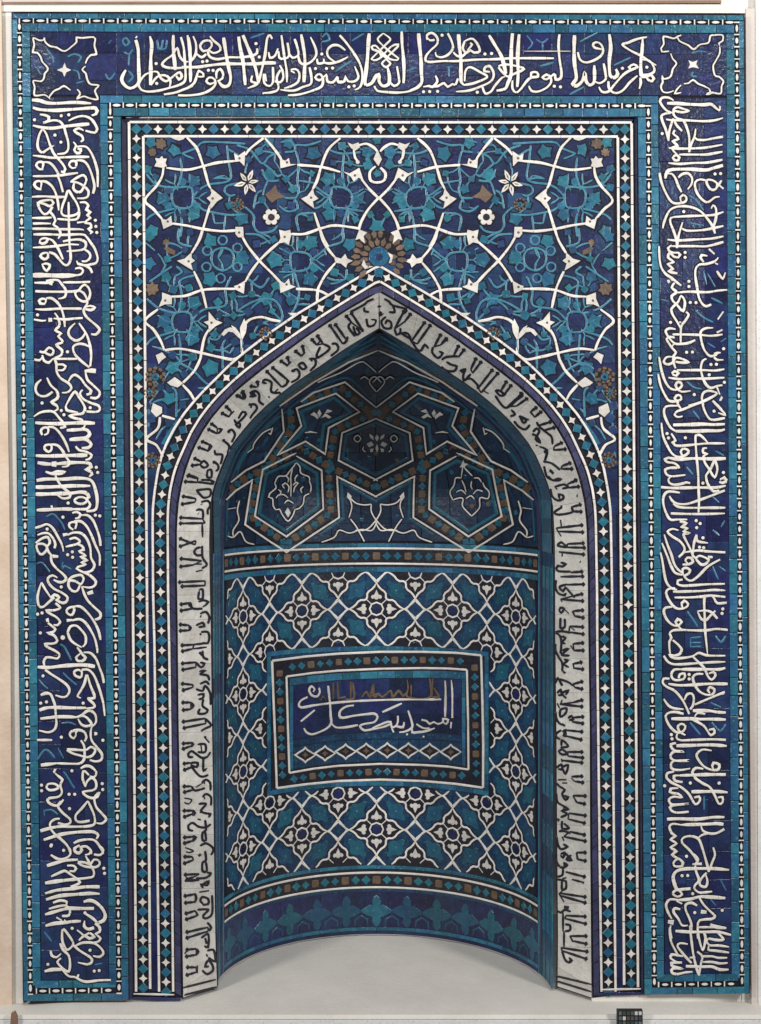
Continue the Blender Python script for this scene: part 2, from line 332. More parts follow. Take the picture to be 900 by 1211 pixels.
# traced strokes: survey origin and scale, then points
LEFT = '''
@30,110,9
w34:70,75 150,80 230,105 330,110 520,100 700,110
w34:80,155 150,175 300,185 480,175 690,160 745,160 765,190 750,225 705,238
155,228 205,235 250,255 250,290 215,310 190,318 250,300 310,290 370,305 410,360 430,430 455,520 455,600 420,640 340,650
.382,243
.462,232
.98,285
.315,448
.378,523
w34:80,345 170,365 290,375 420,355 560,340 680,330
460,295 540,258 620,245 690,270 735,320 765,385 750,420 690,415 640,400
180,385 150,440 130,530 140,600 180,635 220,610 300,560
190,385 225,440 255,530 300,640 350,700 400,760 425,810 410,845 380,835
620,400 570,375 520,400 555,430 600,455 615,500 590,520
510,520 540,560 520,605 550,640 590,630 590,600 555,590
545,570 640,570 690,620 730,700 765,820 770,900 770,1000
80,665 170,675 290,690 400,685 540,680 680,680
190,810 150,810 115,770 140,735 190,740 185,790 180,815
190,735 250,740 300,780 350,860 345,880 375,960 400,1055
540,790 500,800 465,765 490,725 540,730 540,780
540,715 620,725 670,780 710,880 735,990 720,1070
80,885 200,885 340,880 450,865 560,850
@30,200,9
170,215 125,205 95,165 120,130 170,135 165,200
165,130 220,135 280,180 320,250 345,340 355,440
70,295 200,290 320,298 420,295
480,135 560,85 620,65 650,110 625,180 590,240 540,240 510,200 520,150
480,135 540,140 590,160 630,190 670,230 665,290 620,310 550,310
455,225 430,300 395,390 385,470 430,500 520,490 570,450 550,370 500,290 455,225
575,450 560,520 500,540 340,530
460,350 462,500 465,650 470,800 480,890 480,970 450,1020 410,1015 360,960 310,905 250,885
120,355 200,370 260,395 300,360 280,330 200,335 140,360 150,420 200,480 250,460 290,400
260,450 300,500 320,550 300,590 350,630 375,690 350,740
70,520 200,520 280,515
80,580 190,578 270,580
75,635 250,635 400,640 580,640 620,650
85,695 250,695 400,700 600,695 650,720 700,790 740,850 770,950 750,1000 690,1015 650,1025 560,1010 545,975
580,355 640,355 670,390 650,430 690,460 660,490 690,520 650,550 640,575 690,580 700,620 670,640 710,670 690,690
550,570 640,560
.745,545
.750,610
.760,675
150,790 160,750 200,735 240,745 220,780 180,795 150,780
240,740 290,760 340,830 375,900 400,960
400,770 480,755 580,750 640,780 640,830 600,860 440,875
480,800 570,805
80,835 200,830 320,820 470,800
@30,290,9
620,40 680,80 690,130 650,170 600,170
560,190 640,220 690,250 710,295
240,80 190,85 160,115 200,150 240,130 240,85
180,205 215,195 260,210 250,250 225,275 195,240 180,205
w48:80,320 220,320 380,325 540,320
540,320 590,310 615,270 580,240 530,250
95,400 170,400 250,400 300,390
220,380 290,370 350,375 390,420 430,480 420,550 350,570
w60:255,400 290,405
400,395 550,395 690,390
105,490 250,495 430,495 560,485 590,450 630,420 670,450 690,510 670,580 620,600 560,570 530,510 570,480
560,480 620,510 660,590 650,640 620,690 640,750 690,800 750,850 790,900 750,950 700,945
640,660 690,645 740,665 700,690 640,680
210,625 160,620 145,590 180,570 220,580 210,620
220,565 280,565 340,610 380,670 410,770 420,870
105,680 200,685 380,675 600,675
.130,742
90,790 180,805 220,800
w60:245,795 285,795
300,780 430,790 520,780 610,775
310,720 340,760 365,850 320,905 380,940 350,970 400,1030 330,1060 390,1120 380,1170 310,1200
@30,380,9
530,20 470,80 460,140 500,190 550,205 610,170 640,120
570,20 620,90 660,160 690,270 700,370 690,480
690,280 640,250 570,240 510,270 520,340 570,400 640,460 680,490
.448,325
150,320 200,330 250,280 300,310 280,360 220,340 200,320
180,360 200,420 250,440 290,400
95,405 150,415 190,370
290,400 400,400 550,400
310,400 330,450 335,540 380,610 460,660 490,710 450,755 390,760
340,460 400,460 430,480 400,520 345,520
460,640 490,590 530,570 590,610 640,680 700,740 690,770 650,780
w50:630,530 700,525 750,530
640,540 660,620 720,680 790,750 780,800 740,820 690,810
170,620 120,670 110,740 150,790 220,795 290,750
230,600 270,680 340,750 340,820 280,860 330,900
.178,870
@30,460,9
320,0 350,80 310,120 280,140 330,170 345,215 300,240
610,10 580,50 620,110 700,150 780,180 790,225 750,245 650,240
.690,200
.382,230
.410,275
430,180 480,90 530,30 570,90 610,150 635,210 610,260 540,270 470,285 520,310 600,330 620,370
430,180 440,225 500,240 560,250
90,295 150,255 220,238 300,245 360,310 410,370 420,405 370,415
w38:105,360 180,365 320,370 480,365 620,360 740,365
645,365 630,395 600,425 440,440 
w38:440,440 540,435 620,430 660,440 685,480 650,520 590,530 470,540
w38:470,540 600,530 660,545 700,590 670,625 600,630
535,610 570,650 650,670 705,705 680,745 640,755
180,490 165,450 190,415 240,415 240,470 200,490 
240,405 300,410 350,450 400,520 440,600 465,670
250,670 205,640 215,600 270,595 280,640 250,670
270,590 340,600 390,650 430,720 470,780 450,820 390,830
w38:110,710 230,715 350,712 500,708 660,705
w34:130,785 220,798 300,800 480,785 640,785 690,800 700,830 650,860 700,880 710,910 680,935
w70:280,800 330,800
.755,835
215,880 280,900 330,880 400,880 420,885 380,905 290,905 230,890
@30,550,9
.770,80
w34:120,165 220,150 400,150 560,140 670,150 720,190 750,280 765,380 750,470 690,490 650,490
w38:110,235 200,235 350,230 500,222 690,222
320,110 340,160 390,230 450,280 480,310 470,345 400,355 340,320
w38:110,310 200,310 350,305 480,300 590,288 650,300 675,340 640,370
.455,405
520,380 560,345 620,345 660,375 620,410 560,410 520,380
660,375 690,420 660,465 590,470 480,470
w38:120,480 250,475 400,468 500,470
275,430 290,465
.400,555
.745,535
.792,542
t220,550 290,520 340,560 390,620 420,690
500,510 550,500 590,530 570,560 530,570
590,535 660,535 720,590 760,680 790,780 800,860
510,690 470,660 470,620 520,605 545,620 530,680
520,600 590,600 650,650 700,740 740,840 790,960 790,1070
w38:400,745 450,735
450,745 510,720 590,725 650,780 690,880 700,990 735,1060 710,1120 650,1140 590,1135
105,670 170,650 230,630 290,670 350,770 390,850 405,920
.232,682
130,745 190,725 250,730 300,790 320,850 310,885
470,790 530,775 580,810 550,840 430,870
550,845 600,860 620,900 570,920 640,960 590,980 650,1010 600,1040 640,1060 560,1085 540,1110
110,830 180,780 240,770 260,830 225,870 
120,850 190,840 230,870 230,900 180,950 140,930 120,850
@30,640,9
230,70 250,120 290,160
w50:290,160 350,165
.500,115
.450,145
.503,172
t400,220 390,290 420,265 490,300
t120,240 180,230 260,330
270,130 280,220 330,290 400,350 435,400 400,435 350,435 300,410
540,290 590,320 680,360 750,430 730,480 680,495 610,485
450,420 500,380 590,360 620,400 590,460 540,430 470,420 460,480 500,530 550,530 580,470
600,480 630,570 670,640 740,710 800,770 790,820 740,835
w50:660,560 720,540
340,390 290,365 240,395 250,450 310,510 390,550 450,600 430,650 380,655 320,620
.382,488
170,440 145,520 130,600 145,690 190,700 260,640 310,600
170,440 210,510 270,600
w30:270,610 310,570 360,600 330,630
320,660 370,710 310,735 230,740 260,770 330,810 370,860 340,895 300,890
.130,778
.178,765
w60:220,845 250,840
490,790 440,760 450,720 510,700 520,740 490,790
510,695 580,695 640,740 700,810 750,890 780,960 800,1050
w44:440,845 500,840
500,845 570,830 630,860 690,940 740,1040 765,1150 765,1190
@30,730,9
240,60 290,100 320,130 290,160 240,170 300,190 340,250 300,280 210,285 240,320 320,360 365,400 340,440 280,430 220,430 195,480 210,530
.160,168
w50:.398,217
t370,290 410,310 450,380 490,460
450,160 480,100 540,90 590,130 640,200 640,280 610,315
450,160 480,240 540,290 600,320
550,320 590,370 610,400 640,430 610,465 560,465 540,430 570,400 590,380
620,375 690,380 750,440 790,540 820,620 835,700
w38:130,530 250,535 380,520 520,510 640,510 740,525
210,560 280,610 360,660 440,720 470,780 440,840 390,850 320,830
.188,625
t400,590 460,650 545,720
t140,660 190,720 240,760
590,640 530,620 520,580 560,560 600,580 590,640
600,560 670,560 730,620 780,740 810,840 830,920 845,1050
650,610 630,700 590,780 555,840 590,860
660,610 690,720 730,820 730,860 660,860
165,830 210,805 260,815 290,870 310,930
@35,820,9
120,20 170,5 225,10 250,70 270,130 280,250 285,330 260,390 200,415 140,405 100,395
.570,105
.118,105
.180,92
690,0 690,50 630,60 680,110 690,150 600,160
w34:105,180 180,155 280,150 450,155 600,155
w34:115,270 200,260 300,250 420,250 500,255
500,255 560,230 600,195 650,185 700,230 705,310 660,360
500,255 560,240 610,260 660,330 600,350 550,330 515,270
t340,320 420,310 490,335
w30:80,497 240,497
.338,467
495,440 470,480 430,450 440,410 510,390 580,410 605,470 585,510 
510,400 490,420 495,440
545,500 580,560 585,640 580,700 540,745 450,750 290,745
w34:120,765 200,755 290,745
400,600 480,600 560,605 610,600 650,570 700,600 670,660 610,680 530,660 460,640 400,600
660,360 650,420 660,500 720,580 770,650 760,710 700,725 640,710
w50:690,430 720,430
.780,500
t80,710 170,600 270,690
t300,580 360,690
.450,825
t360,830 410,900 450,970 480,1010
w60:255,820 275,830
270,850 310,885 350,920 330,960 330,1000 345,1050 310,1100 200,1120 200,1160 250,1190 310,1190 360,1130
545,800 590,775 650,780 710,840 690,890 640,880
@35,910,9
630,60 590,20 570,20 565,100 595,185
595,185 610,130 660,90 700,120 710,180 680,220 570,240 600,280 660,305 720,290 745,240
.127,168
.128,228
.773,152
.778,215
310,190 270,215 210,220 180,190 200,155 270,155 310,190
.420,265
.480,265
.425,418
730,250 690,310 710,400 770,470 815,530 770,575 710,570
620,335 560,410 490,490 500,550 560,560 640,545
620,335 660,420 690,500 690,580 620,605 500,610 390,610
330,335 300,390 350,460 430,530 430,570 380,590 300,570
t150,430 160,490
t160,440 230,430 300,480
320,525 270,530 220,570 225,630 270,690 330,740 400,810 440,900
w34:115,655 200,630 300,610 390,610
w34:150,750 240,720 300,700 400,680 550,665 680,665 730,700 710,740
470,785 540,755 650,745 710,770 770,860 785,900
.232,805
.362,862
550,830 520,810 480,850 500,885 545,880 550,830 600,820 650,860 655,900
@40,1000,9
350,0 385,40 385,100 330,140 260,145 180,100
.318,52
.182,5
w34:140,215 220,190 330,160 470,150
490,0 430,30 440,70 480,85 510,50 500,20 560,10 610,60 590,90 545,100
700,0 740,50 710,100 640,95
470,180 540,180 600,200 640,150 690,160 700,200 660,230 590,230 520,215 470,180
550,110 600,200 640,280 630,330 570,345 480,355
.745,243
.753,297
355,215 420,215 450,245 430,275 380,270
185,330 250,300 330,270 380,300 440,340 490,390 450,420 390,435
w38:120,400 250,380 380,365 480,355
w36:120,510 250,475 400,460 550,440 700,440
w36:130,575 280,535 450,520 600,510 700,515
205,610 280,585 350,600 340,640
160,675 250,650 340,640 385,690 370,745 300,750
w36:120,735 240,700 360,670 480,670 640,670
w36:530,600 590,585 650,600 720,660 760,740 740,800 690,820
.545,718
555,730 620,770 670,820 700,900
540,800 540,860 580,890 640,870
w36:125,855 220,830 340,820 400,810 500,805
w60:315,805 340,820
240,765 300,800
@40,1090,9
.408,72
540,0 530,50 580,85 640,70
650,20 700,60 700,110 660,130 710,180 680,215 640,220
310,80 300,150 310,230 350,300 390,280 420,230 360,130 310,80
460,90 500,120 540,150 590,120 640,160 590,180 540,150 480,200
440,260 520,225 640,230 720,290 740,340 700,375 630,365
420,250 490,310 600,380 620,420 580,455 470,435
.598,305
180,310 190,360 240,380 290,340
280,230 310,300 370,360 385,450 370,530 310,500 250,430 290,390
.150,455
w36:115,530 200,510 300,510
300,510 370,580 440,590 490,620 560,640 700,625 820,622
w50:460,575 480,580
.643,527
.695,522
t650,460 730,445
t110,110 190,210
'''
RIGHT = '''
@770,110,9
240,80 190,50 120,50 95,90 130,150 170,190 215,210 150,220 110,245 125,310 160,400 185,510
185,510 195,400 235,270
w34:170,110 270,110 400,120 560,125 640,120 690,160 730,190
w60:725,160 742,160
240,220 240,175 280,150 330,165 400,190 330,205 250,190
240,170 240,230 280,270 340,290 380,370 405,470 405,630
405,630 420,560 460,470 475,380
460,470 490,495 570,500 650,485 765,465
160,280 230,290 360,290 560,300 680,290 765,265
235,270 270,340 330,405
.118,432
255,395 235,430 280,470 290,490 235,515 280,560 230,580 240,620 280,655
230,690 265,660 300,685 290,715 250,715 230,690
190,585 300,592 450,590 590,580 760,550
300,655 450,655 590,655 680,640 760,625
185,745 300,755 450,745 600,740 760,710
w36:150,890 170,840 220,815 400,810 580,820 660,800 765,770
.680,862
.740,858
@770,200,9
w40:150,100 160,60
90,40 110,140 160,260 220,350 290,365 365,345 375,300 340,275 310,300 320,350
170,50 220,50 260,100 290,180 325,245
290,90 330,55 390,45 435,90 430,160 390,215
580,120 520,110 470,140 475,220 520,300 580,350 620,345 680,300 730,295
590,120 640,115 700,150 690,210 640,220 600,170 590,120
690,210 750,120
700,150 770,210
125,630 140,560 190,450 260,405 360,395 460,415 540,460 600,530 650,600 680,685
.348,453
260,510 210,520 205,570 240,660 270,760 275,840
275,840 290,720 335,565
240,510 400,500 560,495 680,485 770,455
330,630 380,655 540,650 680,625 770,605
640,420 660,385 690,420 690,520 665,610
t400,280 480,330 560,440
t400,570 560,600
175,750 280,760 460,750 640,740 770,715
200,820 280,820 460,820 600,820 770,775
@770,290,9
85,10 90,140 110,240 160,310 220,350 280,400 320,430
220,0 180,30 190,60 240,80 290,80 310,100 290,130 240,120 200,80 180,130 240,180 180,200 230,250 190,280 280,300
w50:175,390 200,380
w50:215,355 235,370
.362,77
.362,130
250,400 220,450 270,500 220,540 230,590 280,640 320,690 345,700 360,600 320,540 290,600 240,650 215,680 230,740 280,820 315,890
280,505 400,495 600,500 700,485 810,475
.403,385
.403,440
.417,610
.478,612
600,115 540,105 525,130 560,180
715,130 680,170 590,200 520,205 480,240 470,320 490,450 510,560 550,630 590,650 640,630
615,40 675,95
t600,300 680,440
t560,280 590,420
700,275 760,355 790,290
370,710 400,740 360,810 320,870 315,1050
t470,690 560,770 660,820
t100,575 190,600 
710,790 770,705
.207,822
250,985 200,975 165,1000 200,1060 260,1140
680,190 710,205
t640,560 760,620
@770,380,9
260,85 200,75 155,100 180,160 250,235 330,240 400,230 470,200
230,140 320,140 520,145 640,155 760,140
320,10 300,10
660,70 580,75 530,110 530,180 560,290 610,360 660,370 720,330
690,370 680,340 740,335
670,380 700,410 770,410
.772,292
t740,220 800,180
t600,230 680,280
250,240 220,275 265,330 240,370 240,440 260,500
240,380 170,380 135,430 170,460 230,440 260,390 330,400 395,435 320,440 260,430
.378,330
.440,328
225,550 250,530 290,550 270,580 235,570 225,550
275,520 400,520 560,520 680,525 780,510
185,600 300,615 450,610 600,610 780,600
590,400 550,420 530,500 550,600 590,680 640,710 700,690 760,680
.637,460
.695,458
.618,570
.780,650
85,380 110,520 150,640 200,710 260,730 310,710 330,670 290,645 260,680 290,730 330,750 420,740
75,560 100,680 140,770 190,845 270,850 320,830 310,790 270,790 250,820 290,870
t380,640 450,700 540,720
.460,780
560,890 540,820 560,760 620,740 700,770 600,830 500,870 400,900
w70:735,820 755,830
700,700 730,780
660,850 750,940
700,120 760,90
@775,470,9
600,0 500,50 400,85 290,130 230,150 205,185 240,210 290,200
220,30 250,90 280,130
240,90 150,90 100,110 95,180 130,270 170,330 220,360
500,60 520,130 560,210 610,240 740,220
610,35 680,110 745,185 670,165
.625,147
t400,140 470,230
w36:190,293 350,290 500,285 620,290 740,285
w36:220,360 400,360 560,355 680,355 740,340
65,270 80,400 120,500 180,600 250,635 330,610 355,570 300,545 270,580 290,620
.125,385
.140,432
170,385 200,430 215,460 185,480 210,510 280,515 440,500 560,490 740,490
560,485 510,430 470,400 430,410 430,500 440,640 455,800 460,960 465,1100 460,1225
.320,430
550,540 510,545 510,590 550,600 510,630 530,700 570,760 630,850 660,760 630,680 590,760 560,800 540,830 550,900 580,960 620,1000 680,990
t640,570 730,620
w34:130,640 250,660 400,650 600,655 750,650
150,640 100,660 130,690 200,700 250,745 160,750 105,770 120,820 180,840 320,825
.725,800
690,870 740,860 750,900 700,915
t330,740 400,820
@775,560,9
165,30 140,60 150,100 200,120 280,110 330,95 370,105
w30:60,145 200,155 440,150 640,150 750,130
690,70 730,40 755,70 720,100 680,90
.507,103
260,205 200,195 130,195 90,240 85,320 115,420 160,490 240,490 340,490
150,240 180,290 230,320 330,325 450,290 600,235 740,180
190,320 230,350 330,365 600,365 745,365
165,425 300,430 450,432 600,430 740,425
.435,502
.478,533
.440,577
260,510 330,530 280,570 340,580 300,620 360,635 300,650 330,720 370,800 400,880
400,880 410,750 440,650
440,660 450,720 560,740
.507,685
.470,785
.515,790
245,605 180,590 130,620 180,670 260,720 310,790 300,840 250,890
310,840 450,820 560,830 745,840
95,650 130,760 170,860 200,960 240,1020 290,1060
t600,240 680,310
t740,500 700,570
t610,600 680,660
70,740 120,860 170,990 215,1060 290,1080
55,840 75,930 95,1060 120,1160 170,1220 230,1240
@775,650,9
290,160 360,155 400,130 380,90 330,90 320,120 350,150
w34:560,80 610,80
390,0 400,70 430,90 470,65 540,90 570,110 540,150 490,160 440,110 430,80
300,270 290,210 330,195 370,220 350,260 310,280 340,320 390,330 460,280 560,180 690,105
290,320 240,330 235,365 290,385 400,380 550,370 740,365
190,450 350,445 500,440 620,430 745,435
205,510 350,510 500,500 600,490 745,505
t610,180 670,320
t680,180 750,230
210,410 140,420 115,460 140,530 190,600 240,630 320,620 350,580 310,545 280,570 290,620
530,480 520,560 525,700 530,850 545,1000 555,1120
580,480 620,510 660,570 760,565
.718,632
.710,680
450,660 490,740 540,750 590,700 640,650
450,655 540,650 600,670 660,735
180,610 110,620 90,660 120,740 180,800 240,810 280,770 240,740 215,770 240,810 280,850
t340,660 400,740 450,820
150,890 190,860 290,855 400,860 540,860 650,845 770,855
@775,740,9
150,80 170,130 150,170 150,240 160,310
185,155 230,190 280,250 260,300 200,320 150,310 190,345 280,345 400,325 460,290 540,315 620,320 745,320
t380,130 490,120
t380,180 490,180
t380,225 490,220
t375,130 375,230
t640,110 700,175 750,110
90,320 130,380 190,410 300,410 440,400 600,390 745,385
400,330 450,380 520,450 560,540 600,575 640,530 620,495 570,510
w32:280,465 400,465 560,465 680,465 745,450
280,465 200,470 170,520 190,570 250,580 310,560 310,510 260,520 250,560
.360,520
.360,568
w30:140,620 260,635 400,630 560,620 770,620
510,515 440,515 400,550 420,630 470,700 540,735 610,730 630,680 580,655 560,690 580,720
150,565 90,565 80,610 120,650 200,690 260,750 300,810 340,880
310,790 340,730 390,725 410,770 400,850 370,890
420,840 560,780 740,705
w46:700,725 730,715
90,780 140,850 200,880 300,890
t590,820 700,870
@775,830,9
300,0 340,80 360,130
w34:400,95 560,95 660,110 750,115
300,130 220,110 150,115 110,150 130,220 180,290 240,330 300,310 320,260 280,235 240,260 260,320 320,355
w34:170,180 300,182 380,180 460,185 620,185 750,190
380,180 440,210 520,260 560,320 590,355 630,330 620,290 570,300
530,130 450,120 420,160 
240,330 225,380 270,410 420,405 600,400 750,405
.170,350
.178,395
w34:225,468 350,465 500,460 620,460 760,470
220,440 165,455 180,500 230,530 300,530 200,530 160,580 190,620 260,630 360,625 200,630 165,680 190,720 280,725 370,710
600,520 500,510 440,560 460,620 520,690 600,725 670,720 680,670 620,650 605,680 620,725
510,715 430,705 395,750 420,800 500,870 575,900
200,745 130,760 120,810 180,860 260,900
w34:260,785 400,780 550,775 750,775
260,785 200,790 210,840 290,855
.373,865
.680,865
t370,220 480,350
t600,220 690,310 750,240
.100,895
@780,920,9
80,0 120,50 230,100 310,170 380,280 430,240 420,200 370,210
w34:340,148 500,145 620,145 725,155
370,0 450,50 530,95 580,170 630,275 670,260 670,205 620,210
.632,57
200,110 120,115 110,150 160,165 200,170 240,210 150,200 100,230 120,280 200,285 310,275 130,295 120,340 180,370 310,360
t475,190 475,340
w34:80,440 200,435 400,440 560,420 690,418
w34:230,500 420,495 560,490 600,485 680,495
230,500 140,490 105,520 130,590 170,620 120,655 180,700 120,740 175,780 135,820 200,860
440,500 460,560 520,590 600,590 690,550
w40:620,585 690,545
.287,835
400,900 380,850 320,770 240,690 250,640 320,620 400,640 440,700 500,900 525,1000
400,650 450,610 520,590
525,1000 560,900 590,820 570,740
@780,1010,9
200,50 250,95 240,130 160,130 150,90 200,50
360,0 410,60 380,120 390,190 420,280 380,330 370,370 420,410 470,410 560,400
w34:350,110 450,105
w34:740,170 640,160 540,155 400,155 260,160 180,185 145,240 160,320 190,380 250,375 330,370
190,380 240,430 190,455 140,420 190,380
.240,232
.300,230
.353,423
490,220 510,290 490,350 430,330 440,270 500,200
t640,260 710,390
w34:200,490 330,480 430,455 560,460 700,470
200,490 110,485 70,540 90,620 130,690
240,530 180,500 
t540,480 600,550
400,550 340,520 280,540 280,600 320,690 340,760 330,850 340,900
.375,625
.667,600
220,590 160,580 150,620 200,690 240,760 300,760
w60:90,720 150,730
120,760 110,820 130,900
w50:440,615 500,620
420,460 470,540 550,620 590,660 560,690 460,700 410,730 410,900
410,780 560,780 700,785
w30:170,820 330,830 500,830 620,830 760,860
@780,1090,9
110,60 120,200 170,310 200,360
320,40 340,200 360,350 390,480 420,575
420,575 440,450 455,370 400,320
405,60 420,180 460,300 490,180 470,110
300,240 220,230 190,260 240,330 300,400 340,440
w34:540,30 600,55 710,70
600,110 650,115 760,145
620,120 680,190 600,195 520,180 500,200 530,250 640,255 740,270
530,250 520,300 600,310 740,330
440,370 560,370 620,385 720,385
w34:320,385 380,380
460,430 560,430 640,445 725,440
w30:280,475 460,480 560,480 640,510 735,510
250,370 130,350 110,380 180,430 240,435 130,440 130,470 240,500 140,500 130,540 180,560 280,540 350,535
'''
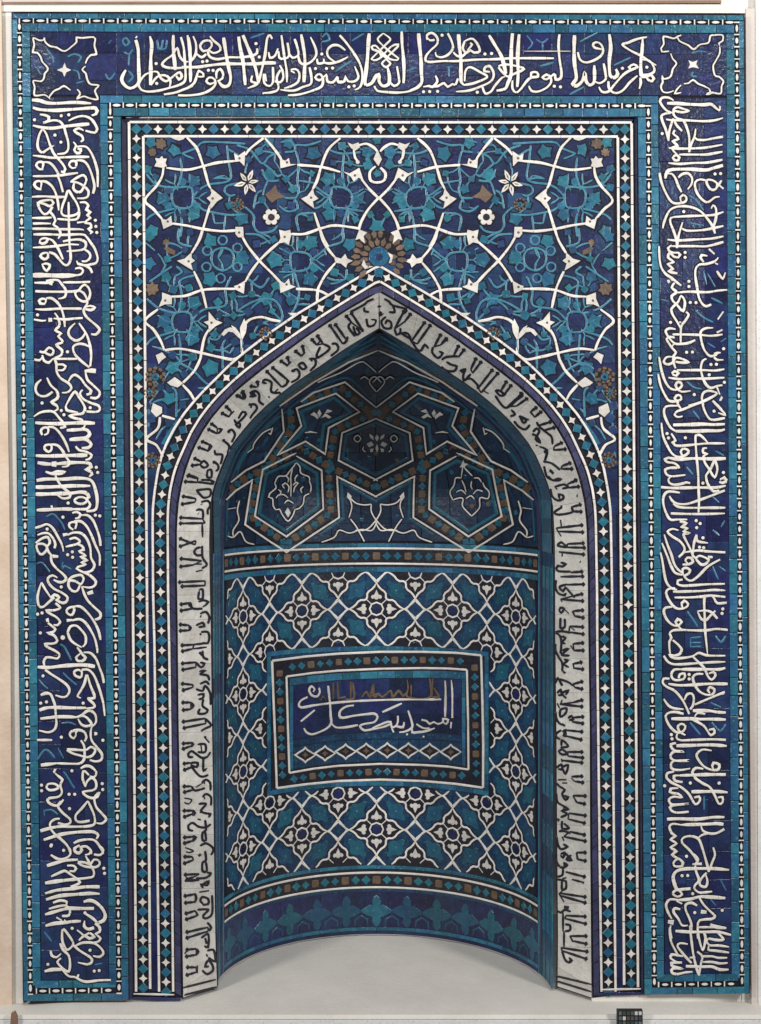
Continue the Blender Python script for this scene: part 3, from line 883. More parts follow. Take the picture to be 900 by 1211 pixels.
TOP = '''
@125,25,9
t60,200 30,240
t180,210 215,180 250,230 210,260 180,210
t190,330 250,350 290,300
t250,350 245,470
t0,560 40,620 100,550
t550,200 560,290 590,300 610,200
t590,300 640,290 650,200
w34:320,200 345,300 350,450 355,600 350,650 320,690 260,715 200,680 170,620 190,560 215,520
t240,530 290,590 240,650
320,180 335,160
w36:470,160 490,250 480,400 480,560 475,680
.537,452
.543,663
480,680 540,600 600,575 660,590 690,640 680,700
500,540 550,540 590,610 640,640 680,620 740,570 790,545 810,590 780,620 750,580
w36:720,150 720,300 735,450 740,520
480,545 420,570 370,630 350,680 380,730 450,750 560,740 680,710 780,680 840,640 850,560 840,400 830,280 800,170
890,490 740,500 640,490 600,460 640,410 710,360 760,290 790,380 840,430 880,430
w34:880,170 895,300 900,450 905,640
620,780 740,760 850,720 930,690
@215,25,9
60,150 80,260 95,380 90,500 90,650
120,160 150,240 150,340 120,400 90,430
150,340 210,385 260,350 
300,160 340,210 400,260 410,310 340,340 280,310 230,320 195,270 230,215 300,210 320,260 280,320 300,380 380,405 500,385 620,385 740,370 800,340 800,290
w34:445,175 460,280 480,400 500,500 520,600 500,680 440,695 390,640 
370,610 370,540 410,510 440,560 430,610 380,640
.222,432
.268,425
.283,523
.333,525
w32:0,485 150,490 300,470 450,455 600,455 750,455 900,450 1000,445
-10,740 60,710 130,660 160,580 180,530 230,560 230,590 170,590
-40,790 80,790 220,770 320,720 360,660 340,610 290,600 260,640 300,670 350,650
w36:605,165 620,280 650,420 665,560 675,680
w36:650,150 700,270 750,390 790,520 815,660
.790,240
.825,382
900,200 890,350 850,520 815,660 
t730,180 880,130
700,715 800,670 740,640 750,580
900,760 860,770
885,560 900,640
@305,25,9
150,190 130,150 100,180 80,320 50,480 10,640
w34:0,445 100,445 190,445
60,560 70,660 120,690 160,650 160,490
115,330 130,390 180,370 215,290
250,150 265,260 285,400 305,520 310,650
220,320 230,390 270,400 330,370 315,230
330,340 370,390 430,360 420,280 390,190
w34:460,140 480,250 500,400 495,540 490,650
430,370 450,440 500,460 570,430 620,360 610,280 560,170
630,400 640,450 700,440 700,400
180,640 240,650 270,600 260,520 230,470 
240,520 200,600 220,700 200,740 130,760 70,765
350,520 400,510 440,550 430,640 360,690 280,715
390,550 350,530
240,730 380,740 480,700 560,670 570,600 550,490
320,790 440,780 580,740 680,690 690,600 650,560 610,600 650,630 690,610
690,610 730,570 740,640 800,650 850,590 850,640 900,640
.613,505
.730,505
.795,500
.680,350
t690,170 730,130 760,200 680,220
700,440 760,450 860,430 960,380
930,310 860,260 790,260 740,310 750,380 830,440
@395,25,9
60,150 130,230 210,340 270,440 300,540 300,640 270,710 220,730
w36:375,130 365,250 355,400 340,540 330,640 340,680 400,660 450,580 480,570 480,640 520,690 580,670 590,590 570,490
30,600 50,650 110,640 120,590 150,640 220,640 260,590 220,480
.158,700
.215,690
t190,210 320,130
t20,530 190,420
w20:525,130 600,190 560,240 470,330 400,400 410,415 480,400 610,270 680,250 680,270 620,330 560,400 600,450 550,490 510,450 560,400
w20:525,130 465,190 510,250 600,330 690,400 670,415 590,400 500,320 440,260 400,275 410,300 480,330 510,390
w20:440,300 560,400
w32:720,110 725,250 740,400 745,550 740,660
590,640 640,690 690,660 690,600 670,480
t780,530 880,490
430,690 460,740 560,755 700,760 820,740 900,690 930,640
@485,25,9
w36:90,130 100,250 115,400 120,550 125,640 90,700 0,740
180,200 180,150 230,125 285,170 290,240 220,310 170,370 165,420 210,435 350,425 500,425 700,410 900,405 1120,395 1530,395
180,170 210,205 260,200
.340,150
400,130 440,210 455,290 400,360 330,385 280,370 270,330
460,330 500,370 560,370 620,310 
w36:515,140 525,280 540,400 540,560 545,650 570,680
570,220 620,195 670,190 720,250 740,320 680,335 640,310 600,340 560,290 580,220
640,230 660,250 610,310
.797,350
.867,345
570,680 680,660 820,595 740,540 640,490 590,530 580,640
140,700 200,690 240,700 290,640 270,580
240,700 300,690 360,660 400,700 450,670 480,680 510,610
t410,480 415,590
t380,485 450,480
.143,752
.208,750
.293,748
.715,757
490,750 620,740 740,700 860,640 890,560 850,480 800,490 790,530 850,540
770,700 800,770 860,750 900,690 980,600 1010,590
w36:840,150 900,250 970,370 1000,470 1020,560
@575,25,9
w36:280,130 270,250 265,400 265,560 230,660 200,720 110,740
w36:350,140 340,280 335,400 340,560 330,700
.57,345
280,630 280,720 320,760 370,720 430,640 480,600 550,590 540,545 480,550 480,600
130,490 180,550 230,590 300,560 400,510 330,480 200,460 130,480
455,690 480,740 550,750 640,710 690,650 680,590 640,570 600,600 640,620 690,590 730,560 740,620 790,610 800,540 780,400 770,250 780,140
.725,693
.790,700
t430,150 490,240 440,300
t530,190 600,230 660,185
t600,230 600,310
t570,480 720,440
w10:400,320 900,320
@665,25,9
w36:130,150 125,300 130,450 150,600 130,640 110,670 150,690 210,640 240,550 250,630 290,680 340,640 340,470
340,640 400,660 460,620 460,560 440,450
420,300 340,280 330,240 380,225 425,270 430,340 370,400 260,440 190,410 165,330 
w36:500,140 515,280 500,420 510,580 560,600 590,560 570,510
.640,502
390,700 420,750 490,750 560,670 650,570 730,520 800,490 760,460 710,490 730,520
490,640 500,720 560,765 640,740 720,650 800,580
t190,220 380,120
t550,470 730,385
t80,780 230,700
900,170 800,190 700,230 640,250 720,310 840,370 930,430 1000,470
w34:855,190 850,300 835,450 840,570 860,590 930,580
830,600 835,660 820,720
@740,25,9
180,410 250,420 300,490 300,540 240,570 180,570
.225,490
220,590 260,570 300,610 280,640 240,625 215,590
@740,25,9
w18:590,150 550,165 510,185 405,165 405,245 375,290 385,325 460,320
w18:480,345 500,400 540,450 500,510 490,560 465,600 400,615 385,580
w18:385,600 395,650 375,690 395,750 455,760 510,740
w18:590,760 525,770 550,720 590,680
w18:550,165 570,210 640,245 670,260 725,300 790,250 880,230 900,160 940,150 1030,150 1030,210 990,235 1000,260
w18:620,665 670,660 715,625 770,665 830,690 890,720
w18:890,720 900,770 860,775 920,760 1010,770 1020,690 1040,640 990,590 950,580 930,480 960,420 1000,340 1000,270
p665,415 715,435 765,415 750,460 780,505 715,490 665,505 685,460
t700,340 780,320 860,330
t720,540 700,580 760,590
@30,25,9
w18:205,175 195,200 150,205 85,180 95,250 80,330 125,335 165,385 180,430 240,505 205,560 200,600 170,640 85,635 100,700 100,790 205,785 265,830
w18:205,175 210,220 260,265 330,280 415,320 500,265 545,220 545,175 600,180 735,175 735,260 755,350 700,360 660,400 640,450
w18:640,480 605,515 645,560 655,610 690,670 780,685 740,740 770,830 680,820 620,800 550,825 585,770 550,725
w18:480,735 410,690 360,720 310,740 265,790 250,820
p418,440 436,495 490,520 436,545 415,595 396,545 335,520 396,495
t450,380 520,350 590,380 560,440
t500,520 560,540 580,620
t230,300 290,380 300,440
t130,500 160,560
t540,660 620,640
'''
KUFIC = '''
@200,560,10.09
A190,95 340,105 230,15 340,50
340,100 520,120 500,80 380,75
320,200 400,190 490,190 490,260 420,290 370,250 330,200 
A155,365 310,340 165,270 320,300
w50:390,370 385,360
380,340 460,325 490,370 460,440 465,490
320,440 340,430 400,440 405,540 
w50:345,475 350,480
A130,595 430,590 135,525 400,540
395,590 400,760
A130,870 320,800 130,775 310,850
380,880 330,890 300,930 330,975 400,970 
395,860 400,1000 450,1085 390,1130
A135,1110 290,1090 140,1015 390,1040
300,1080 390,1080
320,1170 400,1150 
@200,680,10.09
A150,135 430,125 120,85 430,70
355,180 400,170 400,280 350,280 360,190
350,320 400,300 465,320 430,360 400,380
A140,425 280,400 140,350 260,330
230,340 290,400 400,400
370,460 440,440 480,500 465,580
w50:370,490 385,495
320,600 400,570 420,610 350,620
A130,665 240,660 130,590 240,600
240,600 260,630 240,665
w50:365,710 385,700
380,680 460,680 480,740 460,810 390,810
A155,910 280,880 150,840 300,830
280,830 440,815
290,880 450,860
w50:360,920 400,960
400,900 410,980 470,1010
A160,1130 320,1100 155,1055 320,1040
320,1040 380,1100 420,1060 370,1040
360,1150 430,1140 370,1180 460,1200 480,1260
@200,800,10.09
w50:380,70 390,90
320,150 400,170 430,110 490,200 495,340
370,90 440,60 480,100
A165,165 280,130 155,85 290,100
340,220 410,210 400,260 350,270
410,270 400,350 460,400 430,440 350,440 370,380
A165,400 260,390 160,310 260,310
260,310 290,345 260,390
A175,615 440,560 165,540 430,500
430,500 500,580 430,620 380,650
w40:430,710 435,740
420,720 480,790 
340,810 430,810 430,900 340,900
380,810 390,900
A165,865 260,830 165,800 280,790
270,780 290,810 260,840
290,960 240,960 230,920 270,890 330,930 390,970 450,960 495,900
410,970 410,1120 450,1090
A180,1115 280,1080 175,1040 260,1030
260,1030 340,1030 330,1080 270,1070 370,1190 470,1175
@200,920,10.09
A180,170 290,140 175,100 270,100
270,100 310,150 430,120
320,110 400,60
390,60 440,20 490,60 495,150
w50:415,60 430,60
400,230 440,190 500,230 500,330
w50:415,240 430,240
350,310 440,310 380,390 430,420 490,430 470,470
w50:370,400 385,410
A180,465 280,430 175,390 290,390
280,380 310,420 280,450
w30:340,490 380,500
290,630 240,620 230,570 280,535 350,580 430,590 500,550
430,500 440,620 400,650 400,740 440,740 430,640
A180,780 280,750 180,710 300,700
280,690 320,710 280,760
370,810 440,780 510,820 530,860 500,920
w50:350,930 380,910
430,870 440,980 400,1010 400,1110 450,1110 440,1000
A180,1020 290,980 185,940 280,940
A190,1155 360,1145 210,1210 300,1180
450,1130 500,1140 440,1190 320,1200
w18:180,240 270,260 230,310 180,290
w18:190,830 290,870 240,890 200,880
@200,1040,8.657
w34:160,15 310,5
330,60 400,20 390,60 330,50 350,90
310,130 410,115
A165,240 270,230 160,170 270,150
260,140 280,190 260,240
350,250 320,220 340,180 400,200 400,250 340,260
440,160 440,350 370,400 350,370 400,310 290,310
A175,410 290,370 170,350 270,320
270,320 300,370
390,440 430,490 410,530
A180,600 400,530 180,540 400,490
330,600 400,560 400,690 360,680
w40:370,600 385,660
w50:380,780 395,775
390,730 450,720 470,770 470,840 400,800
A175,790 280,770 180,720 280,710
160,760 190,720
280,710 300,740 270,780
340,930 390,970 450,930 440,870 400,830 370,890 410,890
A180,980 280,950 185,900 280,900
290,880 290,960
b140,1110 480,1025
b130,1190 490,1100
@645,560,10.09
30,30 90,80 150,60 200,70
A370,75 260,130 400,155 270,170
60,180 80,270 150,320 210,300 210,260 160,250 170,300
110,160 220,130 270,160 200,180
110,150 140,190
w50:370,265 385,265
A420,370 310,400 430,455 320,450
310,400 320,460 160,490 110,460 200,400
w40:180,385 200,395
180,550 190,630
A440,615 130,650 450,700 150,690
150,690 190,750
A455,830 260,840 470,885 260,880
260,880 150,860 190,820 250,870
A460,965 160,935
200,940 200,990
w44:410,1050 420,1055
180,1060 240,1080 200,1110 150,1100 130,1130 160,1165 300,1170
A440,1170 300,1180
@645,680,10.09
A450,15 180,20
A460,110 260,115
130,60 120,150 160,220 230,240 250,215
260,110 170,140 210,190 240,150 290,200 350,270
A440,225 330,250 450,310 180,290
180,290 200,320
160,410 190,450 220,400 180,390 160,420 
220,400 280,460 
A450,420 330,430 455,510 350,490
320,430 350,490
180,510 180,630 230,620 230,520
A450,620 290,610 455,705 280,680
290,610 350,660
120,680 200,670 300,690
120,690 170,720 190,800 180,940 
190,730 240,750 200,800 240,820
200,900 270,880 200,950 290,960
A450,810 330,820 455,900 340,900
300,840 340,900 
120,820 120,900 160,980 200,1050 200,1150
220,1010 270,1020 220,1060 280,1100
w50:210,1150 240,1170
A430,1040 330,1060 450,1125 340,1110
330,1050 340,1120
@645,800,10.09
120,80 150,20 200,110 180,60
170,30 280,70 330,110
A440,60 330,90 440,150 350,130
140,200 180,160 190,220 150,220
240,220 270,170 200,200 250,260
A440,280 330,310 440,360 170,330
200,280 180,330
140,320 170,380
180,400 250,380 240,440 180,480 180,400
120,420 130,500 170,560 230,580
w50:215,575 235,590
270,500 310,470 330,510 280,520
A450,480 320,490 450,560 320,540
A440,660 240,640 430,755 250,710
200,660 240,640 220,700 250,720
190,640 130,680 130,720 180,750
190,830 200,760 270,830 180,850
A440,900 260,900 450,970 270,950
A440,1030 200,1000
150,900 200,870 260,920 200,930 160,900
190,980 200,1020
130,1090 190,1050 200,1110 150,1100
200,1080 270,1060 240,1160 200,1090
A440,1190 310,1195
@645,920,10.09
310,0 350,40
A450,55 350,40
150,20 250,20 
130,60 170,100 230,140 200,190 240,260 270,230 220,210
200,60 260,60
A480,215 330,210 470,310 370,290
330,220 380,290
130,180 140,280 190,320 270,370 200,390 260,430 180,470
220,330 220,380
A480,450 280,420 470,540 270,490
130,480 160,500 150,520
200,510 200,600 280,600 220,540
160,640 210,630 300,660
A470,680 290,640 480,755 220,700
130,690 150,800 190,850 260,820 210,790
200,700 220,750
180,910 230,890 210,950 180,920
230,890 310,980 250,970 310,920
A480,890 370,890 480,990 380,970
370,890 390,970
120,910 140,1020 200,1070 260,1040 210,1010
210,1080 200,1160 130,1180 
w50:215,1030 235,1040
A470,1180 240,1120
200,1200 250,1190
@645,1040,8.657
270,0 390,30
w40:380,30 395,35
120,0 190,10 210,20 210,90 170,100 170,10
180,110 140,150 
A410,180 140,140 410,240 150,165
150,165 190,230
w50:190,280 240,290
120,320 160,340 200,310 260,330
180,340 180,530
A410,380 210,370 415,455 200,400
200,460 250,470 250,520 200,530
190,530 190,690
A420,580 250,580 420,660 280,630
250,580 280,640
A430,740 160,700 420,815 170,730
170,730 200,820 240,850 270,830 240,800
w40:245,835 255,830
b95,985 470,1075
b95,1035 470,1150
@215,460,10
A650,75 740,120 720,25 760,90
740,120 760,100
800,90 870,80 840,40 890,20
790,190 860,180 890,230 830,310 810,350
w50:810,210 830,210
620,360 660,400 760,300 720,270 670,350
640,440 690,440 680,400 640,420 690,465
A475,285 560,330 525,205 590,270
550,330 620,260
540,510 590,480 630,540 590,630
w50:545,510 575,500
A315,475 420,530 350,410 420,460
430,530 470,480 430,470
w50:490,600 510,610
480,600 560,670 540,760
A200,690 310,730 240,620 330,660
300,740 350,680 310,650
390,720 400,770 480,780 460,890
w40:370,860 390,880
370,850 430,900 430,950 400,970
A120,905 230,890 150,820 230,860
220,890 260,850 310,900 260,930 220,900
310,960 350,960 350,1040 300,1040 310,960
A70,1025 200,1060
@280,380,9
A20,790 70,830 60,750 80,820
A150,690 210,700 220,640 230,690
180,800 150,760 200,740 240,780 240,850 290,890
w40:340,810 350,800
320,660 280,650 300,620 370,650 370,750 470,760
A320,530 480,700 380,490 560,640
480,700 530,670 540,620
400,760 440,720
A470,420 540,470 540,380 560,440
530,480 580,430
580,530 640,510 670,560 650,610 580,650
w50:590,530 620,520
650,470 700,440 740,490 700,510 660,470
A625,315 690,370 700,260 720,340
680,370 730,330
770,400 830,400 840,460 780,530
w50:790,410 810,415
A800,190 850,250 860,150 890,210
850,350 890,290
w40:130,880 170,890
@360,330,9
A80,640 130,700 140,600 200,690
200,690 270,740 140,840 130,810 170,720
290,690 340,690 360,750 280,820
A270,490 410,690 330,480 450,650
410,690 450,660 460,610
A445,390 500,460 500,360 630,560
500,460 470,510 540,610
520,500 550,590 590,570 550,520
630,530 610,560
490,350 640,270 670,240 740,210
640,300 640,340 690,350
w60:795,290 795,300
w50:800,350 820,370
w60:830,375 835,380
660,420 680,500 740,490 760,440 710,430
@440,330,9
130,210 180,240 220,280 360,320 340,370
220,280 240,350 180,350
w60:80,280 80,290
w60:85,360 100,390
150,400 100,450 130,520 200,520 200,460 160,440 140,480
A410,370 350,450 340,340 240,530
240,530 260,590 300,570 300,520
300,570 400,630 380,580 320,570
A620,490 480,690 560,460 420,660
400,620 420,660 480,750 520,760 560,700 600,740
A790,640 730,700 730,590 660,720
650,720 640,780 700,840 750,790 710,770
@520,390,9
A75,90 20,140 
20,320 70,290 190,280
A260,210 200,290 200,170 150,270
20,390 60,430 150,440 180,390 120,370 70,340
A440,340 350,460 385,305 330,420
210,440 270,420 250,480 260,540 330,470
w50:235,440 245,450
250,540 330,520 410,600 400,630
A620,460 440,670 560,425 410,620
450,640 520,680 
A760,590 680,700 710,550 650,650
590,640 640,700 690,690 640,650 600,640
590,700 700,830 830,740 890,700
A870,670 800,770
@600,460,9
A210,100 100,180 160,50 0,190
40,220 80,270 30,290
w50:60,230 60,240
120,290 200,330 170,360 130,280
70,340 120,400 190,430 240,380
150,290 230,330
A360,240 290,300 310,195 250,240
240,240 290,300
A500,410 390,440 460,350 330,390
310,350 340,400 400,450 470,510 480,590
270,460 310,420 340,450 300,530 350,570 310,500 260,480
300,600 420,650 400,760 420,680 
w60:400,650 410,680
A620,640 490,650 580,570 500,610
A690,850 570,850 670,785 580,820
380,770 470,790 560,860
390,820 420,930 490,970 570,970
w50:450,860 490,900
A730,970 690,1000
'''
SPAN = '''
@140,130,6
w485,195 520,230 560,280 600,390 615,440 640,530 655,555
w650,680 620,780 600,845 570,930 520,1015
w340,410 480,425 600,400 700,375 830,362
w320,405 310,470 270,540 190,640 250,705 310,775
w375,805 480,820 600,845 730,860 835,855
h255,400 270,370 260,340 290,345 310,325 320,345 345,345 335,375 345,400 305,410
H650,550 700,590 740,625 700,650 660,700 640,690 655,655 625,625 650,610 660,590
H300,770 340,780 375,750 380,790 385,815 320,845
H820,305 850,325 900,290 895,400 860,365 830,370
H830,830 885,830 890,905 850,905 830,880
h370,195 400,210 430,218 460,210 475,195
t400,560 510,550 530,620 510,690 410,690 380,620 400,560
t200,455 270,530 400,550 430,520 450,430 440,340
t450,310 550,270 600,230 740,230 900,240
t530,620 570,570 640,530 790,495 780,350 770,250
t530,640 590,700 640,720 780,745 900,740
t200,780 250,740 400,700
t430,700 450,790 440,900
t760,750 750,850
t850,520 770,540 755,580 790,610 830,600
s400,285,40
s535,505,42
s320,630,44
s535,740,40
s670,300,44
s230,230,36
s240,860,40
s205,420,30
o300,240,36
o240,300,28
B845,670,50
@280,130,6
w190,200 100,270 60,320
w200,200 260,270 310,340 320,370
w430,390 600,405 735,440
w735,200 650,280 600,400 570,500 540,560
w550,730 590,850 620,920 650,970
w380,880 480,880 600,840 700,820 860,840
H305,345 345,360 370,340 380,385 430,385 310,415
H540,550 550,600 580,630 540,650 550,700 500,665 455,630 500,610 530,570
H750,435 800,450 870,410 885,455 900,500 865,480 830,510 810,475
H300,850 340,860 380,850 385,890 370,960 340,940 290,950 310,910
w885,490 940,560 1005,625
w1005,625 930,710 880,800 865,850
f75,515,95
R245,760,62
t0,250 100,290 180,380 230,330 310,300
t190,380 250,430 290,470 320,455
t340,300 410,290 420,250 500,250 600,220
t310,230 380,220 410,260
t420,290 440,380 430,500 440,560 420,620 340,625
t430,500 560,520
t650,280 740,310 880,300
t760,310 750,440 760,530 780,570
t560,545 660,610 680,550 780,560 820,620 790,690 690,690 660,620
t550,700 600,680 660,620
t790,690 760,800 750,900
t690,690 900,720
t820,600 900,560
t550,730 430,750 440,860
t300,680 360,720 430,700 420,640
t60,690 120,750 120,820 160,870 250,860 290,820
t120,700 140,600 180,570
t180,420 220,500 300,500
s545,310,46
s650,490,46
s660,740,46
s860,630,42
s230,460,44
s370,235,36
s35,770,44
s400,560,30
s230,230,32
s930,300,40
q200,600 240,570 275,530 290,580 350,620 290,630 250,660 220,630
@410,130,6
w90,250 140,240 190,265 218,295
w50,280 60,340 75,360
d78,370
h5,230 40,245 85,230 95,265 60,290 30,270
cs215,830,46
ch218,280 250,350 225,400 190,350
cw205,400 165,440 170,500 215,515 265,500 275,450 240,410
h85,860 110,800 95,850 145,870 120,895 130,950 90,915 60,925
l160,280 130,350 150,430 190,400 165,350
cs218,450,26
cs215,215,30
t130,560 200,590
@140,270,6
H520,170 520,210 545,230 515,250 530,300 470,265 415,230 470,215
w535,305 580,400 600,460 625,565
w380,485 480,478 590,440 700,430 830,430
H310,455 380,480 380,540 330,540 285,560 310,500
w280,575 190,655 250,720 300,800 325,865
H640,590 690,650 740,670 690,695 640,740 640,690 605,665 640,655
w640,720 610,780 590,875 580,930 540,1010
H820,410 850,400 900,370 890,465 830,435
w330,865 440,855 590,885 720,915 820,930 880,890
h265,900 310,880 340,915 310,935 285,965 275,930
h730,752 755,718 795,702 835,722 862,762 872,790 850,772 815,738 780,732 745,765
h800,686 832,705 862,745 872,780 845,755 815,725
h893,640 912,690 905,740 880,790 866,755 862,705
x876,780 880,830 870,880
t740,140 800,160 820,215 800,270 740,300 680,270 660,215 680,160 740,140
r630,160,32
r740,85,32
r845,140,32
r625,275,32
r845,275,32
r725,355,32
s650,90,44
s875,205,44
s650,360,48
t410,600 500,600 520,660 500,730 410,730 380,670 410,600
s540,530,46
s325,660,46
s525,780,46
t200,500 290,570 410,605
t430,600 450,480 440,370 560,330
t520,660 570,600 630,570 760,545 760,440 800,340
t530,660 600,730
t200,830 250,780 400,730
t430,750 440,860 440,960 380,970 340,1000
t640,780 700,790 740,740
t740,900 740,830 760,790
t220,380 320,310 380,270
v280,180 305,210 330,260
t410,270 450,310 400,340
t430,0 430,100 520,130
t190,100 260,160
s215,250,42
s340,350,36
s215,60,34
o340,100,22
q320,140 350,130 405,160 400,190 350,175
o240,430,42
@280,270,6
t400,170 500,180 530,225 500,290 400,300 380,225 400,170
s520,100,50
s270,225,50
s520,360,46
s800,115,42
s40,220,44
t430,60 430,160
t530,225 600,170 650,130 750,90 750,0
t530,240 620,310
t400,300 440,430 430,530 380,620
t300,140 380,180
t300,310 400,310
t80,360 170,420 230,350
t0,590 60,550 120,520 200,500 280,520 320,600 320,660
t60,40 160,50 240,110
t640,350 700,370 770,360 780,290
t430,540 520,540
w40,60 80,130 160,230 250,320 315,390
w300,100 230,160 160,230 100,310 60,380
w590,10 610,80 650,150 700,210
w700,245 630,330 590,400 575,440 570,520
w420,430 570,440 650,475
w310,660 250,650 170,630 90,650 50,700 35,790 40,900
h690,200 740,215 770,180 785,215 825,230 785,250 775,280 740,250 700,245
H300,370 340,390 370,355 380,400 420,415 310,460
B205,748,52
s210,500,44
h360,600 400,600 440,600 400,625
@380,260,6
cB408,262,205
ch300,280 285,320 310,350 370,330 320,325 310,300
ch470,230 510,250 500,300 480,310 490,270
@140,410,6
t440,110 380,130 340,160
t440,120 530,170 600,240 650,280
t730,0 740,70 740,160
t380,290 410,330 410,500
t440,380 500,370
s655,150,52
s385,150,42
s360,370,42
l410,520 340,620 300,690 350,700 400,600 420,560
w580,90 540,170 460,255
h345,255 400,215 460,260 420,290 370,275
w455,270 510,330 535,375
h245,400 310,430 310,470 270,500 230,460
w310,490 400,515
w295,500 280,580 200,655 270,700 315,780
B262,215,78
B225,325,50
B245,805,60
s240,200,24
@0,0,1
G215.8,234.2
G215,380
G355,307.5
G403.3,233.3
'''
VAULT = '''
@0,0,1
W326.7,538.3 360.8,521.7 384.2,536.7 388.3,505.8 425,486.7 396.7,465 350,482.5 355.8,503.3 326.7,538.3
W445.8,494.2 404.2,511.7 400,544.2 446.7,568.3
W445.8,587.5 398.3,563.3 400.8,611.7 370,631.7 338.3,653.3 289.2,620 297.5,567.5 278,580 266.7,591
W272.5,570 290,556 311.7,545 328.3,520 335,510 332.5,483.3
W445,481.7 407.5,451.7 370,464.2 355,475
W350,535 310,555 300.8,610 338.3,634.2 382,601.7 380,556 350,539
W446.7,414.2 411.7,428.3 370,452 330,480
w445,440 433,430 425,428 403,440 386,447 375,452
w445,463 436.7,451.7 443,445 451,452
w426,448 431,445 436,449
B338,643 300,615 296,600 306,562 315,552.5 357,530 388,551.7 391,606 338,643
B388,551.7 445.8,577.5
B388,551.7 396,508 444,489 435,485 403,459 356,476
B315,552.5 345,506 342,483
B315,552.5 285,568 270,580
@250,520,6
mx600,160 570,200 545,230 525,255 470,260 445,310
mx600,160 625,190 632,235 690,262 692,292
mx692,292 705,330 700,370
mx445,310 455,340 410,380 402,405 430,415 436,470 455,495
mx455,495 480,490 500,530 540,575 575,535 590,492
mx590,492 620,485 650,450 657,400 692,380
mx540,370 547,330 520,305 500,320 515,342
mx580,370 588,335 612,305 598,300 575,320
mx455,412 470,392 510,387 540,410
mx515,450 540,427 580,450
my540,480 560,515 540,550 520,515
mx572,205 560,260 562,330 560,400
mx520,250 545,275 540,300
mx610,245 590,270 590,295
mx470,350 490,365 480,395
mx650,330 630,350 640,375
x195,430 180,500 190,570 150,640 150,680
x110,680 150,690 200,650 240,720 300,740
x110,490 170,480
@370,520,6
x415,455 415,510 455,575 520,635 600,640
x255,400 300,445 360,460 415,455
x255,400 275,470 255,550
x265,560 310,620 365,720
x455,575 420,640 340,635 260,660 185,640 150,690 60,725
y245,370 275,400 260,430 240,405
@370,380,6
x290,830 315,805 340,830 315,855 290,830
@260,430,6
y640,362 665,342 700,372 690,392 662,368
y688,350 703,322 718,350 705,378
y718,382 745,350 788,378 770,388 745,372
y742,348 760,322 795,335 768,346
y600,490 640,478 690,490 640,486
x360,460 300,490 240,560 230,600
x370,450 355,500 340,490
x190,630 230,600
@500,520,6
my290,140 300,165 325,172 303,185 305,205 288,190 265,195 278,172
nx290,170 275,270
nx300,200 330,230 355,255
nx275,270 235,270 225,320 195,370 215,425
nx215,425 265,410 290,420 285,470 350,540
nx350,540 405,480 410,410 465,415 475,370 440,330 430,300
nx240,370 275,355 310,385
nx310,415 345,395 370,420
nx360,385 390,355 430,365
nx280,285 300,330 310,370
nx350,290 345,330 355,350
nx365,270 400,270 420,300
nz350,470
@370,380,6
my455,800 470,825 455,850 440,825
my400,795 428,812 432,840 405,822
my510,795 482,812 478,840 505,822
my380,868 415,850 432,875 400,892
my530,868 495,850 478,875 510,892
my455,866 466,898 455,930 444,898
my405,905 430,900 425,925 408,925
my505,905 480,900 485,925 502,925
mx360,885 352,905 372,925
mx550,885 558,905 538,925
@0,0,1
t446,399 425,409 400,423 375,438
t446,404 425,414 400,427 372,444 350,458
t446,409 420,421 395,433 370,447 340,468
u446,411.5 412,426 375,446 335,474
t340,478 318,500 298,523 283,546 272,568
t330,492 310,512 292,535 280,556
t436,470 410,447 372,460
t340,486 341,505 330,522 312,540
t300,573 293,617
t306,556 318,548
'''
PANEL = '''
@340,795,8.18
x300,150 310,190 280,235 230,220 205,170 230,135 260,165 245,190
x190,240 130,270 105,310 130,340 250,320 400,300 560,285 720,275 900,268 1000,265 1160,262 1300,262 1490,262
x390,130 400,220 410,320 415,420 420,490 380,540 300,580 230,600 180,580 155,540
x420,490 460,530 520,535 600,525 680,510 
x125,475 260,365
x640,320 570,330 510,370 500,420 530,440 640,420 760,405 840,400 870,430 840,480 740,500 700,520 740,560 820,550 920,530 1000,500
@440,795,8.18
x100,385 290,300
x0,540 70,510 150,480 180,480 190,530 230,520 250,480 250,420
x190,540 210,580
x230,520 300,530 310,480
x265,580 330,570 390,530 380,460 350,370
x390,530 390,580 440,580 520,570 610,540 
x430,500 500,540 560,540
x480,460 530,470 560,500 600,480 640,500 690,480 690,450 740,460 720,500 690,480
x710,80 715,200 710,430
x770,75 780,200 780,440
x770,480 765,540
z340,600,8
z500,622,8
g340,70 350,150 350,240 560,240 560,60
g380,240 380,120
g580,240 590,60
g590,240 650,240 600,150
g0,230 60,210 100,240 180,180 200,240 260,180 300,230 330,200
g0,180 20,230
@340,795,8.18
g440,260 440,100
g490,260 480,90
g610,260 610,90
g560,260 640,250 630,100
g320,270 340,230 370,270
g720,240 760,190 800,240 830,120 840,240 890,200
g490,250 560,240
'''
# ------------------------------------------------------------------ the mihrab
mihrab = bpy.data.objects.new('mihrab', None); C.objects.link(mihrab)
mihrab.location = (0, 0, 0)
mihrab['label'] = 'tall prayer niche of blue, turquoise and white mosaic tile with a pointed arch'
mihrab['category'] = 'mihrab'
white_h = lambda: .0019+random.uniform(0, .0007)

